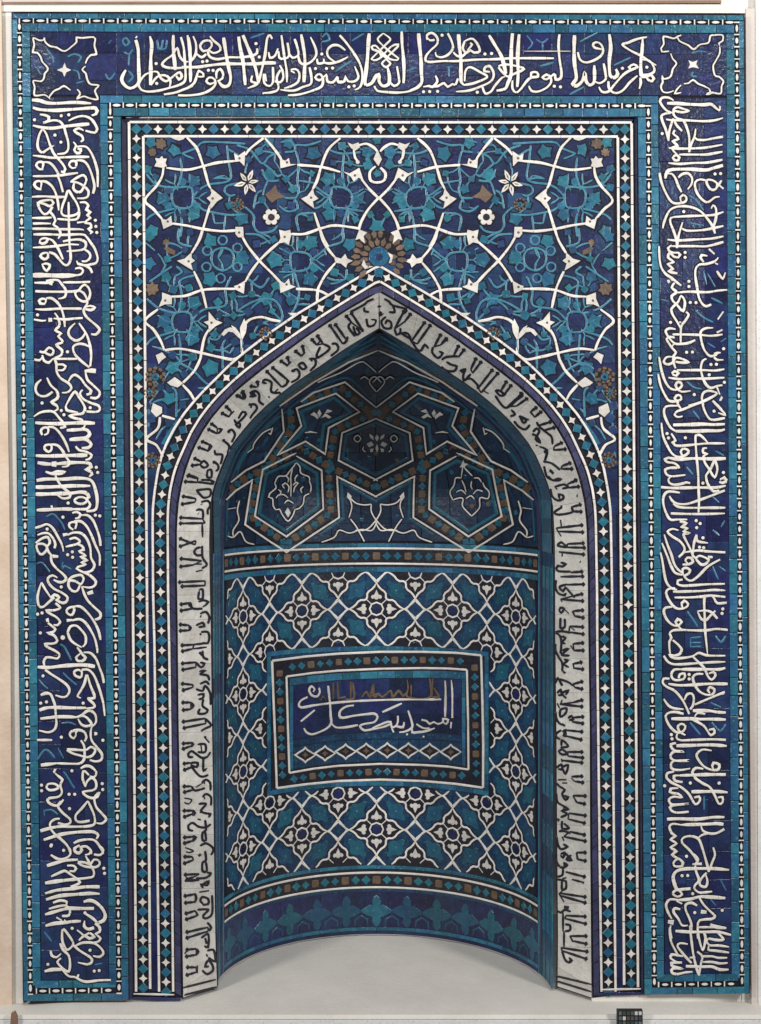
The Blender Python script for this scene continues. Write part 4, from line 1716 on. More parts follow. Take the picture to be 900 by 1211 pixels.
# --- outer frame: mortar bed, border strips, bead cables, cobalt inscription field
def rect_path(x0, y0, x1, y1):   # up the left, over the top, down the right (open at the foot)
    return [(x0, y1), (x0, y0), (x1, y0), (x1, y1)]
def Wp(P, step=30): return [W(*p) for p in lin(P, step)]
BOT = 1184
bed = MB()
xs_l = [13.5,20,30,40,50,60,80,100,120,143]; ys = [15,22,32,44,60]+list(range(90, BOT-10, 60))+[BOT]
xs_r = [752,780,800,822,835,845,855,865,873,880.5]
for xs in (xs_l, xs_r): sheet(bed, [[W(x, y) for x in xs] for y in ys], S_frame, -.0045)
sheet(bed, [[W(x, y) for x in [143+ (752-143)*i/20 for i in range(21)]] for y in [15,22,32,44,60,90,134]], S_frame, -.0045)
# side returns of the frame, so that it is a solid slab standing 4 cm proud
edge = [W(x, y) for x, y in lin([(13.5,BOT),(13.5,15),(880.5,15),(880.5,BOT)], 40)]
vs = [S_frame(x, y, -.0045) for x, y in edge]; vs2 = [Vector((v.x, .12, v.z)) for v in vs]; n = len(vs)
bed.add(vs+vs2, [(i, i+1, n+i+1, n+i) for i in range(n-1)])
edge = [W(x, y) for x, y in lin([(13.5,BOT),(143,BOT)], 20)]+[W(x, y) for x, y in lin([(143,BOT),(143,134),(752,134),(752,BOT)], 40)]+[W(x, y) for x, y in lin([(752,BOT),(880.5,BOT)], 20)]
vs = [S_frame(x, y, -.0045) for x, y in edge]; vs2 = [Vector((v.x, .12, v.z)) for v in vs]; n = len(vs)
bed.add(vs+vs2, [(i, i+1, n+i+1, n+i) for i in range(n-1)])
frame = link('outer_frame', bed, M['grout'], mihrab)
def border(x0, y0, x1, y1, wd, name, key, pitch, foot):
    """strip of width wd whose outer edge is the given open rectangle; foot = True also runs along the base"""
    def seg(A, B): strip_tiles(Wp(A), Wp(B), pitch, S_frame, name, M[key], frame)
    seg([(x0, foot), (x0, y0+wd+.6)], [(x0+wd, foot), (x0+wd, y0+wd+.6)])
    seg([(x0, y0), (x1, y0)], [(x0, y0+wd), (x1, y0+wd)])
    seg([(x1, y0+wd+.6), (x1, foot)], [(x1-wd, y0+wd+.6), (x1-wd, foot)])
border(14.5, 16, 879.5, 16, 5.9, 'outer_border_tile', 'turq', 26, BOT)
border(25.5, 27.5, 868.5, 27.5, 9.7, 'outer_border_tile', 'turq', 24, 1166)
border(117.3, 112.8, 777.7, 112.8, 8.8, 'inner_border_tile', 'turq', 24, 1166)
border(132.3, 127.6, 763.0, 127.6, 9.3, 'inner_border_tile', 'turq', 24, BOT)
for (a, b) in ((36, 117.5), (777.5, 859)):       # foot strips
    strip_tiles(Wp([(a-8, 1160), (b+8, 1160)], 10), Wp([(a-8, 1168.8), (b+8, 1168.8)], 10), 24, S_frame, 'foot_border_tile', M['turq'], frame)
    strip_tiles(Wp([(a-16, 1175.8), (b+16, 1175.8)], 10), Wp([(a-16, 1184), (b+16, 1184)], 10), 26, S_frame, 'foot_border_tile', M['turq'], frame)
def cable(P, pitch, S, mbw, half=3.1):
    f, L = along(P); n = round(L/pitch)
    for i in range(n):
        s = (i+.5)*L/n; (x, y), a = f(s)
        ca, sa = math.cos(a), math.sin(a); bl, bw = pitch*.31*random.uniform(.85,1.1), 1.6*random.uniform(.85,1.15)
        T = lambda u, v: (x+ca*u-sa*v, y+sa*u+ca*v)
        poly(mbw, [T(-bl,0), T(-bl*.6,bw*.8), T(0,bw), T(bl*.6,bw*.8), T(bl,0), T(bl*.6,-bw*.8), T(0,-bw), T(-bl*.6,-bw*.8)], S, white_h())
        (x, y), a = f(i*L/n); ca, sa = math.cos(a), math.sin(a)
        bw = .8*random.uniform(.7,1.2)
        T = lambda u, v: (x+ca*u-sa*v, y+sa*u+ca*v)
        poly(mbw, [T(-bw,-half), T(bw,-half), T(bw,half), T(-bw,half)], S, white_h())
beads = MB()
cable(Wp([(22.8,1176),(22.8,24.5)]), 14.4, S_frame, beads)
cable(Wp([(22.8,24.5),(871.3,24.5)]), 16.6, S_frame, beads)
cable(Wp([(871.3,24.5),(871.3,1176)]), 14.4, S_frame, beads)
o = link('bead_cable', beads, M['white'], frame); o['kind'] = 'stuff'
beads = MB()
cable(Wp([(129.2,1176),(129.2,124.3)]), 14.4, S_frame, beads)
cable(Wp([(129.2,124.3),(766,124.3)]), 15.4, S_frame, beads)
cable(Wp([(766,124.3),(766,1176)]), 14.4, S_frame, beads)
for a, b in ((30, 124), (771, 866)): cable(Wp([(a,1172.3),(b,1172.3)],10), 14.4, S_frame, beads)
o = link('bead_cable', beads, M['white'], frame); o['kind'] = 'stuff'
# cobalt field tiles
def field(x0, y0, x1, y1, nx, ny, parent, key='cobalt', S=S_frame, warp=W, name='field_tile'):
    gx = [x0]+[x0+(x1-x0)*(i+(random.uniform(-.12,.12) if 1 < i < nx-1 else 0))/nx for i in range(1, nx)]+[x1]
    for i in range(nx):
        off = [y0]+[y0+(y1-y0)*(j+(random.uniform(-.3,.3) if ny > 5 or j > 1 else 0))/ny for j in range(1, ny)]+[y1]
        for j in range(ny):
            a, b, c, d = gx[i]+.13, off[j]+.13, gx[i+1]-.13, off[j+1]-.13
            sk = random.uniform(-.5,.5)
            P = [warp(a,b+sk*(j>0)), warp((a+c)/2,b), warp(c,b), warp(c,(b+d)/2), warp(c,d), warp((a+c)/2,d), warp(a,d), warp(a,(b+d)/2)]
            mb = MB()
            if S is S_frame and b < 112 and (a < 92 or c > 802):     # where the canted edges meet the tiles follow the fold
                sheet(mb, [[warp(a+(c-a)*u/6, b+(d-b)*v/6) for u in range(7)] for v in range(7)], S, random.uniform(-.0006,0))
            else: poly(mb, P, S, random.uniform(-.0004,.0002), -.005)
            link(name, mb, M[key], parent)
def inscription(data, x0, y0, x1, y1, nx, ny, defw):
    base = MB(); kx, ky = int((x1-x0)/9), int((y1-y0)/9); gxs = [x0+(x1-x0)*i/kx for i in range(kx+1)]; gys = [y0+(y1-y0)*i/ky for i in range(ky+1)]
    sheet(base, [[W(x, y) for x in gxs] for y in gys], S_frame, -.004)
    band = link('inscription_band', base, M['grout'], mihrab)
    field(x0, y0, x1, y1, nx, ny, band)
    halo = MB(); sprig = MB(); small = MB()
    for cls, wd, dot, P in parse(data):
        P = [(p[0], p[1]) for p in P]
        if cls == 't':
            Q = catmull(P) if len(P) > 2 else lin(P, 4)
            ribbon(sprig, Q, 1.9*random.uniform(.8,1.3), S_frame, .0009+random.uniform(0,.0003), -.003); continue
        if cls == 'p':
            mb = MB(); poly(mb, P, S_frame, .002); link('star_tile', mb, M['whitew'], band); continue
        mb = MB(); wv = wd or defw
        tiny = not dot and sum(math.hypot(b[0]-a[0], b[1]-a[1]) for a, b in zip(P, P[1:])) < 36
        if tiny: mb = small
        if dot:
            x, y = P[0]; r = (wd/2 if wd else 1.95)
            poly(mb, ngon(x, y, r, 8, random.random()), S_frame, .0032); poly(halo, ngon(x, y, r+1.3, 8), S_frame, .0006+random.uniform(0,.0003))
            link('letter_dot', mb, M['white'], band); continue
        Q = catmull(P)
        stroke(mb, Q, wv*.93, S_frame, white_h(), -.003)
        ribbon(halo, Q, wv+3.2, S_frame, .0005+random.uniform(0, .0005), -.002)
        if not tiny: link('letter', mb, M['white'], band)
    o = link('small_letter_strokes', small, M['white'], band); o['kind'] = 'stuff'
    o = link('letter_joint', halo, M['grout'], band); o['kind'] = 'stuff'
    o = link('turquoise_tendril', sprig, M['vine'], band); o['kind'] = 'stuff'
    return band
inscription(LEFT, 36, 115, 117, 1159.5, 3, 30, 2.85)
inscription(RIGHT, 778.5, 115, 858.5, 1159.5, 3, 30, 2.8)
inscription(TOP, 36, 38, 858.5, 112, 24, 3, 2.75)

# --- inner panel with the spandrels
def inner_panel():
    mb = MB()
    L_, R_ = 148.0, 749.0
    # sloped step between frame and panel
    P = [W(x, y) for x, y in lin([(L_, BOT-3), (L_, 137), (R_, 137), (R_, BOT-3)], 40)]
    Q = [W(x, y) for x, y in lin([(143, BOT), (143, 134), (752, 134), (752, BOT)], 40)]
    fp, lp = along(P); fq, lq = along(Q); n = 70
    vs = [S_panel(*fp(lp*i/n)[0], -.004) for i in range(n+1)]+[S_frame(*fq(lq*i/n)[0], -.005) for i in range(n+1)]
    mb.add(vs, [(i, i+1, n+2+i, n+1+i) for i in range(n)])
    # panel bed between arch outer edge (C0) and rectangle: bridge by arc parameter
    f0, l0 = along(C0); n = 240
    out = []; inn = []
    rect = [W(R_, BOT-3), W(R_, 137), W(L_, 137), W(L_, BOT-3)]; fr, lr = along(lin(rect, 30))
    for i in range(n+1):
        inn.append(f0(l0*i/n)[0])
    # straight rows: legs by y, head by angle
    for p in inn:
        if p[1] > 600: 
            side = p[0] < 450
            out.append(W(L_ if side else R_, p[1] if p[1] < 1170 else BOT-3))
        else: out.append(None)
    idx = [i for i, q in enumerate(out) if q is None]; a, b = idx[0]-1, idx[-1]+1
    mid = lin([out[a], W(R_,137), W(L_,137), out[b]], 20); fm, lm = along(mid)
    for i in idx: out[i] = fm(lm*(i-a)/(b-a))[0]
    vs = [S_panel(*p, -.004) for p in inn]+[S_panel(*p, -.004) for p in out]
    mb.add(vs, [(i, i+1, n+2+i, n+1+i) for i in range(n)])
    o_ = link('spandrel_panel', mb, [M['grout'], M['plum']], mihrab)
    for k in range(70): o_.data.polygons[k].material_index = 1
    return o_
panel = inner_panel()
# cobalt ground pieces of the spandrels: an irregular net of tiles clipped by the arch and the border
def clipx(y):                    # free width of the field at height y: arch outer line
    for a, b in zip(AOL, AOL[1:]):
        if a[1] <= y <= b[1]: return a[0]+(b[0]-a[0])*(y-a[1])/((b[1]-a[1]) or 1)
    return 448 if y < 314 else 188
rows = [162]
while rows[-1] < 600: rows.append(rows[-1]+random.uniform(19, 27))
for side in (0, 1):
    for r, (ya, yb) in enumerate(zip(rows, rows[1:])):
        x = 170.0
        while True:
            lim = lambda y: clipx(y)+.5
            if x >= max(lim(ya), lim(yb))-1.2: break
            nx_ = x+random.uniform(17, 30)
            if nx_ > 446: nx_ = 448
            a0, a1 = x-.1, nx_+.1
            P = [(a0, ya-.1), (min(a1, lim(ya)), ya-.1), (min(a1, lim((ya+yb)/2)), (ya+yb)/2), (min(a1, lim(yb)), yb+.1), (a0, yb+.1)]
            P = [(max(a0, p[0]), p[1]) for p in P]
            def wl(p): return (p[0]+drift(p[0])*(p[1]-160)/1160*.5*(1 if p[0] < 200 else 0), p[1])
            P = [wl(p) for p in P]
            if side: P = [mir(p) for p in reversed(P)]
            if max(p[0] for p in P)-min(p[0] for p in P) > 1.5:
                mb = MB(); poly(mb, P, S_panel, random.uniform(-.0012, -.0004), -.005)
                link('ground_tile', mb, M['cobalt2' if random.random() < .80 else 'blue'], panel)
            x = nx_
            if x >= 448: break
# narrow cobalt slips in the legs
for side in (0, 1):
    A = [W(169.5, y) for y in range(598, 1174, 60)]+[W(169.5, 1174)]; B = [(clipx(p[1])-.8, p[1]) for p in A]
    if side: A, B = [mir(p) for p in A], [mir(p) for p in B]
    strip_tiles(A, B, 40, S_panel, 'leg_slip_tile', M['cobalt2'], panel)
# border lines
lines = [[(151.6,BOT-9),(151.6,144.2),(746,144.2),(746,BOT-9)], [(168.3,BOT-12),(168.3,161),(729.6,161),(729.6,BOT-12)]]
for i, P in enumerate(lines):
    for a, b in zip(P, P[1:]):
        A = W(*a); B = W(*b); n = max(2, round(math.hypot(B[0]-A[0], B[1]-A[1])/56))
        cc = [0]+[(j+random.uniform(-.35,.35))/n for j in range(1, n)]+[1]
        for j in range(n):
            g = .2/56
            q = lambda t: (A[0]+(B[0]-A[0])*t, A[1]+(B[1]-A[1])*t)
            mb = MB(); ribbon(mb, lin([q(cc[j]+g/4), q(cc[j+1])], 12), 2.9, S_panel, white_h(), -.004, wob=.05, ends=False)
            link('white_listel', mb, M['white'], panel)
for a, b in (((148,138.5),(749,136.5)),):
    mb = MB(); ribbon(mb, lin([W(*a), W(*b)], 15), 2.3, S_panel, .004, -.004, wob=.06); link('white_listel', mb, M['whitew'], panel)
strip_tiles(Wp([(150,140.2),(748,140.2)]), Wp([(150,142.4),(748,142.4)]), 30, S_panel, 'dark_slip_tile', M['cobalt2'], panel)
for c, nm in ((AO, 2.7), (AI, 2.7)):
    f, L = along(c); n = 46
    for j in range(n):
        pts = [f(L*(j+.006+(.988)*k/6)/n)[0] for k in range(7)]
        if j == n//2 or j == n//2-1 or True:
            mb = MB(); ribbon(mb, pts, nm, S_panel, white_h(), -.004, wob=.04, ends=False); link('arch_listel', mb, M['white'], panel)
# star cables
def starcable(P, pitch, S, parent, r=6.0, corner=True, squeeze=1.0):
    f, L = along(P); n = max(2, round(L/pitch)); n -= n % 2
    for i in range(n+1):
        (x, y), a = f(L*i/n)
        wht = i % 2 == 1
        mb = MB(); rr = (5.5 if wht else 6.6)*random.uniform(.94, 1.05)
        P_ = star4(x, y, rr, .50 if wht else .70, a)
        poly(mb, P_, S, (.0016 if wht else .0008)+random.uniform(0,.0004), -.004)
        link('white_star_tile' if wht else 'turquoise_star_tile', mb, M['whitew' if wht else 'teal'], parent)
starcable(Wp([(160.2,BOT-14),(160.2,152.6)]), 11.3, S_panel, panel)
starcable(Wp([(172.5,152.6),(726,152.6)]), 13.0, S_panel, panel)
starcable(Wp([(738,152.6),(738,BOT-14)]), 11.3, S_panel, panel)
mid = [((a[0]+b[0])/2, (a[1]+b[1])/2) for a, b in zip(AOL, AIL)]
mid = [(448, 322.5)]+mid[1:]
starcable(list(reversed(mid)), 11.5, S_panel, panel)
starcable([mir(p) for p in mid], 11.5, S_panel, panel)
# slate blue moulding between star cable and inscribed chamfer
f0, l0 = along(AI); f1, l1 = along(C0); nn = 120
A = [f0(l0*i/nn)[0] for i in range(nn+1)]; B = [f1(l1*i/nn)[0] for i in range(nn+1)]
def offc(Pa, Pb, ta): return [(p[0]+(q[0]-p[0])*ta, p[1]+(q[1]-p[1])*ta) for p, q in zip(Pa, Pb)]
strip_tiles(offc(A,B,.24), offc(A,B,.84), 19, S_panel, 'moulding_tile', M['plum'], panel)
# foot lines of the panel
for sgn in (0, 1):
    for (x0_, x1_, y_, wd_, key) in ((158, 206, 1176.5, 2.6, 'whitew'), (154, 214, 1182, 4.5, 'cobalt')):
        P = [(x0_, y_-1), ((x0_+x1_)/2, y_-.6), (x1_, y_)]
        if sgn: P = [(p[0]+ (2*(458-p[0])), p[1]-6) for p in P]
        mb = MB(); ribbon(mb, P, wd_, S_panel, .0032, -.004); link('foot_listel', mb, M[key], panel)
# spandrel ornament
def spandrel(data):
    halo = MB(); vines = MB(); 
    def emit(cls, wd, dot, P, flip):
        F = (lambda p: mir(p)) if flip else (lambda p: p)
        X = [F((p[0], p[1])) for p in P]; r = P[0][2] if len(P[0]) > 2 else 5
        c = cls.replace('c', '').replace('oq', 'q')
        if c in ('w', 't', 'v', 'x'):
            Q = catmull(X)
            if c == 't':
                ribbon(vines, Q, 2.6, S_panel, .0012+random.uniform(0,.0005), -.003, wob=.14); ribbon(halo, Q, 4.6, S_panel, .0001+random.uniform(0,.0003), -.003); return
            mb = MB(); stroke(mb, Q, 2.8 if c == 'w' else 2.0, S_panel, white_h(), -.004, taper=.85)
            ribbon(halo, Q, 6.0 if c == 'w' else 4, S_panel, .0002+random.uniform(0,.0004), -.003)
            link('white_stem', mb, M['white' if c == 'w' else 'vine'], panel)
        elif c in ('h', 'H', 'l', 'q'):
            mb = MB(); key = {'h':'whitew','H':'whitew','l':'teal','q':'ochre'}[c]
            n = len(X); cx = sum(p[0] for p in X)/n; cy = sum(p[1] for p in X)/n
            poly(mb, X, S_panel, (.0030 if c in 'hH' else .0014)+random.uniform(0,.0003), -.004)
            if c in 'hH': poly(halo, [(cx+(x-cx)*1.28, cy+(y-cy)*1.28) for x, y in X], S_panel, .0009+random.uniform(0,.0003))
            o = link({'h':'white_bud','H':'white_fleuron','l':'turquoise_leaf','q':'ochre_palmette'}[c], mb, M[key], panel)
            if c == 'H':
                mb = MB(); poly(mb, ngon(cx, cy, 1.9, 6), S_panel, .0036, .001); link('fleuron_eye', mb, M['ochre'], panel)
        elif c in ('s', 'o'):
            x, y = X[0]; mb = MB()
            k = 5 if c == 's' else 7
            r *= 1.3
            rot = random.random()*.8
            Q = []
            for i in range(2*k):
                rr = r*(1.0 if i % 2 == 0 else .70)*random.uniform(.9, 1.08)
                Q.append((x+rr*math.cos(rot+math.pi*i/k), y+rr*math.sin(rot+math.pi*i/k)))
            poly(mb, Q, S_panel, .0010+random.uniform(0,.0003), -.004)
            poly(halo, [(x+(a-x)*1.26, y+(b-y)*1.26) for a, b in Q], S_panel, .0001+random.uniform(0,.0002))
            link('turquoise_rosette_tile' if c == 's' else 'ochre_tile', mb, M['teal' if c == 's' else 'ochre'], panel)
        elif c == 'd':
            mb = MB(); poly(mb, ngon(*X[0], 2.4, 8), S_panel, .003); link('white_bud', mb, M['whitew'], panel)
        elif c == 'r':
            x, y = X[0]; Q = ngon(x, y, r, 10); Q.append(Q[0])
            ribbon(vines, Q, 1.9, S_panel, .0013+random.uniform(0,.0005), -.003, ends=False)
        elif c == 'f':           # flower with pointed white petals
            x, y = X[0]
            for a0 in (-1.15, -.15, .85, 1.75, 2.9, -2.2):
                a = math.pi-a0 if flip else a0
                R = r*random.uniform(.85, 1.05)
                tip = (x+R*math.cos(a), y+R*math.sin(a))
                T = lambda u, v: (x+math.cos(a)*u*R-math.sin(a)*v*R, y+math.sin(a)*u*R+math.cos(a)*v*R)
                mb = MB(); poly(mb, [T(.12,0), T(.4,.17), T(.72,.13), T(1,0), T(.72,-.13), T(.4,-.17)], S_panel, .003+random.uniform(0,.0004))
                link('flower_petal', mb, M['whitew'], panel)
                mb = MB(); poly(mb, [T(.25,0), T(.45,.055), T(.75,0), T(.45,-.055)], S_panel, .0038, .001); link('petal_vein', mb, M['ochre'], panel)
            poly(halo, ngon(x, y, r*.75, 10), S_panel, .0012)
        elif c == 'G':           # six-sided rosette with forked spokes
            x, y = X[0]; s_ = -1 if flip else 1
            for i_ in range(6):
                a = math.radians(s_*60*i_)
                pt = lambda rr, da=0: (x+rr*math.cos(a+da), y+rr*math.sin(a+da))
                for Q in ([pt(10.5), pt(19)], catmull([pt(19), pt(23.5, .16), pt(30, .24)], 3), catmull([pt(19), pt(23.5, -.16), pt(30, -.24)], 3)):
                    ribbon(vines, Q, 2.2, S_panel, .0010+random.uniform(0,.0004), -.003, wob=.1); ribbon(halo, Q, 4.4, S_panel, random.uniform(0,.0003), -.003)
                mb = MB(); Q = [pt(12.5, .52), pt(17, .28), pt(22, .30), pt(24.5, .52), pt(22, .75), pt(17, .78)]
                poly(mb, Q, S_panel, .0012+random.uniform(0,.0002), -.003); link('rosette_petal_tile', mb, M['teal' if i_ % 2 == 0 else 'blue'], panel)
        elif c == 'B':           # ochre blossom of many small petals round a turquoise boss
            x, y = X[0]; boss = r > 14
            for ring, (ra, rb, cnt_) in enumerate(((r*.38, r*.68, max(7, int(r*.45))), (r*.66, r, max(10, int(r*.7))))):
                for i_ in range(cnt_):
                    if random.random() < .12: continue
                    a = 2*math.pi*(i_+.5*ring)/cnt_
                    if y+rb*math.sin(a) > 316+.62*abs(x+rb*math.cos(a)-448) and boss: continue
                    wd_ = math.pi*(ra+rb)/2/cnt_*.86
                    T = lambda u, v: (x+math.cos(a)*u-math.sin(a)*v, y+math.sin(a)*u+math.cos(a)*v)
                    mb = MB(); poly(mb, [T(ra, -wd_*.5), T((ra+rb)/2, -wd_), T(rb*random.uniform(.93,1.06), 0), T((ra+rb)/2, wd_), T(ra, wd_*.5)], S_panel, .0024+random.uniform(0,.0006), -.003)
                    link('ochre_petal', mb, M['ochre'], panel)
            mb = MB(); poly(mb, ngon(x, y, r*.36, 9), S_panel, .0028, -.003); link('blossom_boss', mb, M['teal'], panel)
            mb = MB(); poly(mb, ngon(x, y, r*.15, 7), S_panel, .0036, .001); link('blossom_eye', mb, M['cobalt'], panel)
            poly(halo, ngon(x, y, r*.9, 14) if not boss else [(x+r*.92*math.cos(math.pi+math.pi*i_/12), y+r*.92*math.sin(math.pi+math.pi*i_/12)) for i_ in range(13)], S_panel, .0014)
        elif c == 'R':           # six petal rosette with dark eye
            x, y = X[0]
            for i in range(6):
                a = i*math.pi/3
                mb = MB(); poly(mb, ngon(x+r*.62*math.cos(a), y+r*.62*math.sin(a), r*.36, 7, a), S_panel, .0026+i*.0002)
                link('rosette_petal', mb, M['whitew'], panel)
            poly(halo, ngon(x, y, r*1.12, 12), S_panel, .0011)
            mb = MB(); poly(mb, ngon(x, y, r*.42, 8), S_panel, .0042, .001); link('rosette_eye', mb, M['black'], panel)
        elif c == 'F':           # open lily
            x, y = X[0]
            lobes = [[(-23,3),(-20,-1),(-13,-4),(-6,-1),(0,7),(2,14),(-3,8),(-10,2),(-17,2)],
                     [(-7,-3),(-6,-8),(0,-3),(2,4),(0,6)], [(-1,-6),(2,-13),(6,-5),(4,4),(1,4)],
                     [(4,14),(6,4),(12,-3),(22,-8),(14,0),(8,8)]]
            for q in lobes:
                X_ = [F((x+a*.72, y+b*.8)) for a, b in q]
                mb = MB(); poly(mb, X_, S_panel, .0028+random.uniform(0,.0006)); link('lily_petal', mb, M['whitew'], panel)
    # fine turquoise net: small pieces scattered between the traced ones and joined to their neighbours
    nodes = []; traced = []; blockers = []
    for cls, wd, dot, P in parse(data):
        c = cls.replace('c', '')
        if c in ('s', 'r'): nodes.append((P[0][0], P[0][1], P[0][2]))
        elif c == 't': traced += catmull([(p[0], p[1]) for p in P], 5)
        elif c in ('w',): blockers += catmull([(p[0], p[1]) for p in P], 5)
        elif c in ('f', 'R', 'F', 'o'): nodes.append((P[0][0], P[0][1], (P[0][2] if len(P[0]) > 2 else 18)+2))
        else: blockers += [(p[0], p[1]) for p in P]
    fill = []; tries = 0; rnd = random.Random(11)
    while tries < 9000:
        tries += 1
        x, y = rnd.uniform(174, 446), rnd.uniform(168, 548)
        if (x-448)**2+(y-303)**2 < 38**2 or any((x-a)**2+(y-b)**2 < 31**2 for a, b in ((215.8,234.2),(215,380),(355,307.5),(403.3,233.3))): continue
        if x > clipx(y)-7: continue
        if any((x-a)**2+(y-b)**2 < (r_+8)**2 for a, b, r_ in nodes): continue
        if any((x-a)**2+(y-b)**2 < 13.5**2 for a, b in fill): continue
        if any((x-a)**2+(y-b)**2 < 36 for a, b in traced): continue
        if any((x-a)**2+(y-b)**2 < 40 for a, b in blockers): continue
        fill.append((x, y))
    allp = [(a, b) for a, b, r_ in nodes]+fill+traced[::6]
    done = set(); segs = []
    for cls, wd, dot, P in parse(data):
        c = cls.replace('c', '')
        if c in 'wt':
            Q = catmull([(p[0], p[1]) for p in P], 6); segs += list(zip(Q, Q[1:]))
    def cross(a, b):
        for c_, d_ in segs:
            if min(c_[0], d_[0]) > max(a[0], b[0])+1 or max(c_[0], d_[0]) < min(a[0], b[0])-1 or min(c_[1], d_[1]) > max(a[1], b[1])+1 or max(c_[1], d_[1]) < min(a[1], b[1])-1: continue
            o = lambda p, q, r: (q[0]-p[0])*(r[1]-p[1])-(q[1]-p[1])*(r[0]-p[0])
            if o(a, b, c_)*o(a, b, d_) < 0 and o(c_, d_, a)*o(c_, d_, b) < 0: return True
        return False
    for i, p in enumerate(fill):
        near = sorted((q for q in allp if q != p), key=lambda q: (q[0]-p[0])**2+(q[1]-p[1])**2)[:5]
        cnt = 0
        for q in near:
            if cnt >= 3: break
            l = math.hypot(q[0]-p[0], q[1]-p[1])
            if l > 34 or l < 7 or cross(p, (p[0]+(q[0]-p[0])*.93, p[1]+(q[1]-p[1])*.93)) or (round(q[0]), round(q[1]), round(p[0]), round(p[1])) in done: continue
            cnt += 1; done.add((round(p[0]), round(p[1]), round(q[0]), round(q[1])))
            segs.append((p, q)); k = rnd.uniform(-.12, .12); m_ = ((p[0]+q[0])/2-(q[1]-p[1])*k, (p[1]+q[1])/2+(q[0]-p[0])*k)
            for fl in (0, 1):
                Q = catmull([p, m_, q], 3); Q = [mir(t_) for t_ in Q] if fl else Q
                ribbon(vines, Q, 2.2, S_panel, .0008+random.uniform(0,.0005), -.003, wob=.15); ribbon(halo, Q, 4.0, S_panel, random.uniform(-.0001,.0003), -.003)
        kind = rnd.random()
        for fl in (0, 1):
            x, y = mir(p) if fl else p
            if kind < .50: key, nm_, rr = 'teal', 'turquoise_petal_tile', rnd.uniform(4.6, 6.6)
            elif kind < .85: key, nm_, rr = 'blue', 'blue_petal_tile', rnd.uniform(4.6, 6.8)
            else: continue
            rot_ = rnd.random()*1.5; poly(halo, star4(x, y, rr+2, .8, rot_), S_panel, .0004+random.uniform(0,.0002))
            mb = MB(); poly(mb, star4(x, y, rr, rnd.uniform(.6,.85), rot_), S_panel, .0016+random.uniform(0,.0003), -.004); link(nm_, mb, M[key], panel)
    for cls, wd, dot, P in parse(data):
        emit(cls, wd, dot, P, False)
        if 'c' not in cls: emit(cls, wd, dot, P, True)
    o = link('ornament_joint', halo, M['grout'], panel); o['kind'] = 'stuff'
    o = link('turquoise_vine', vines, M['vine'], panel); o['kind'] = 'stuff'
spandrel(SPAN)

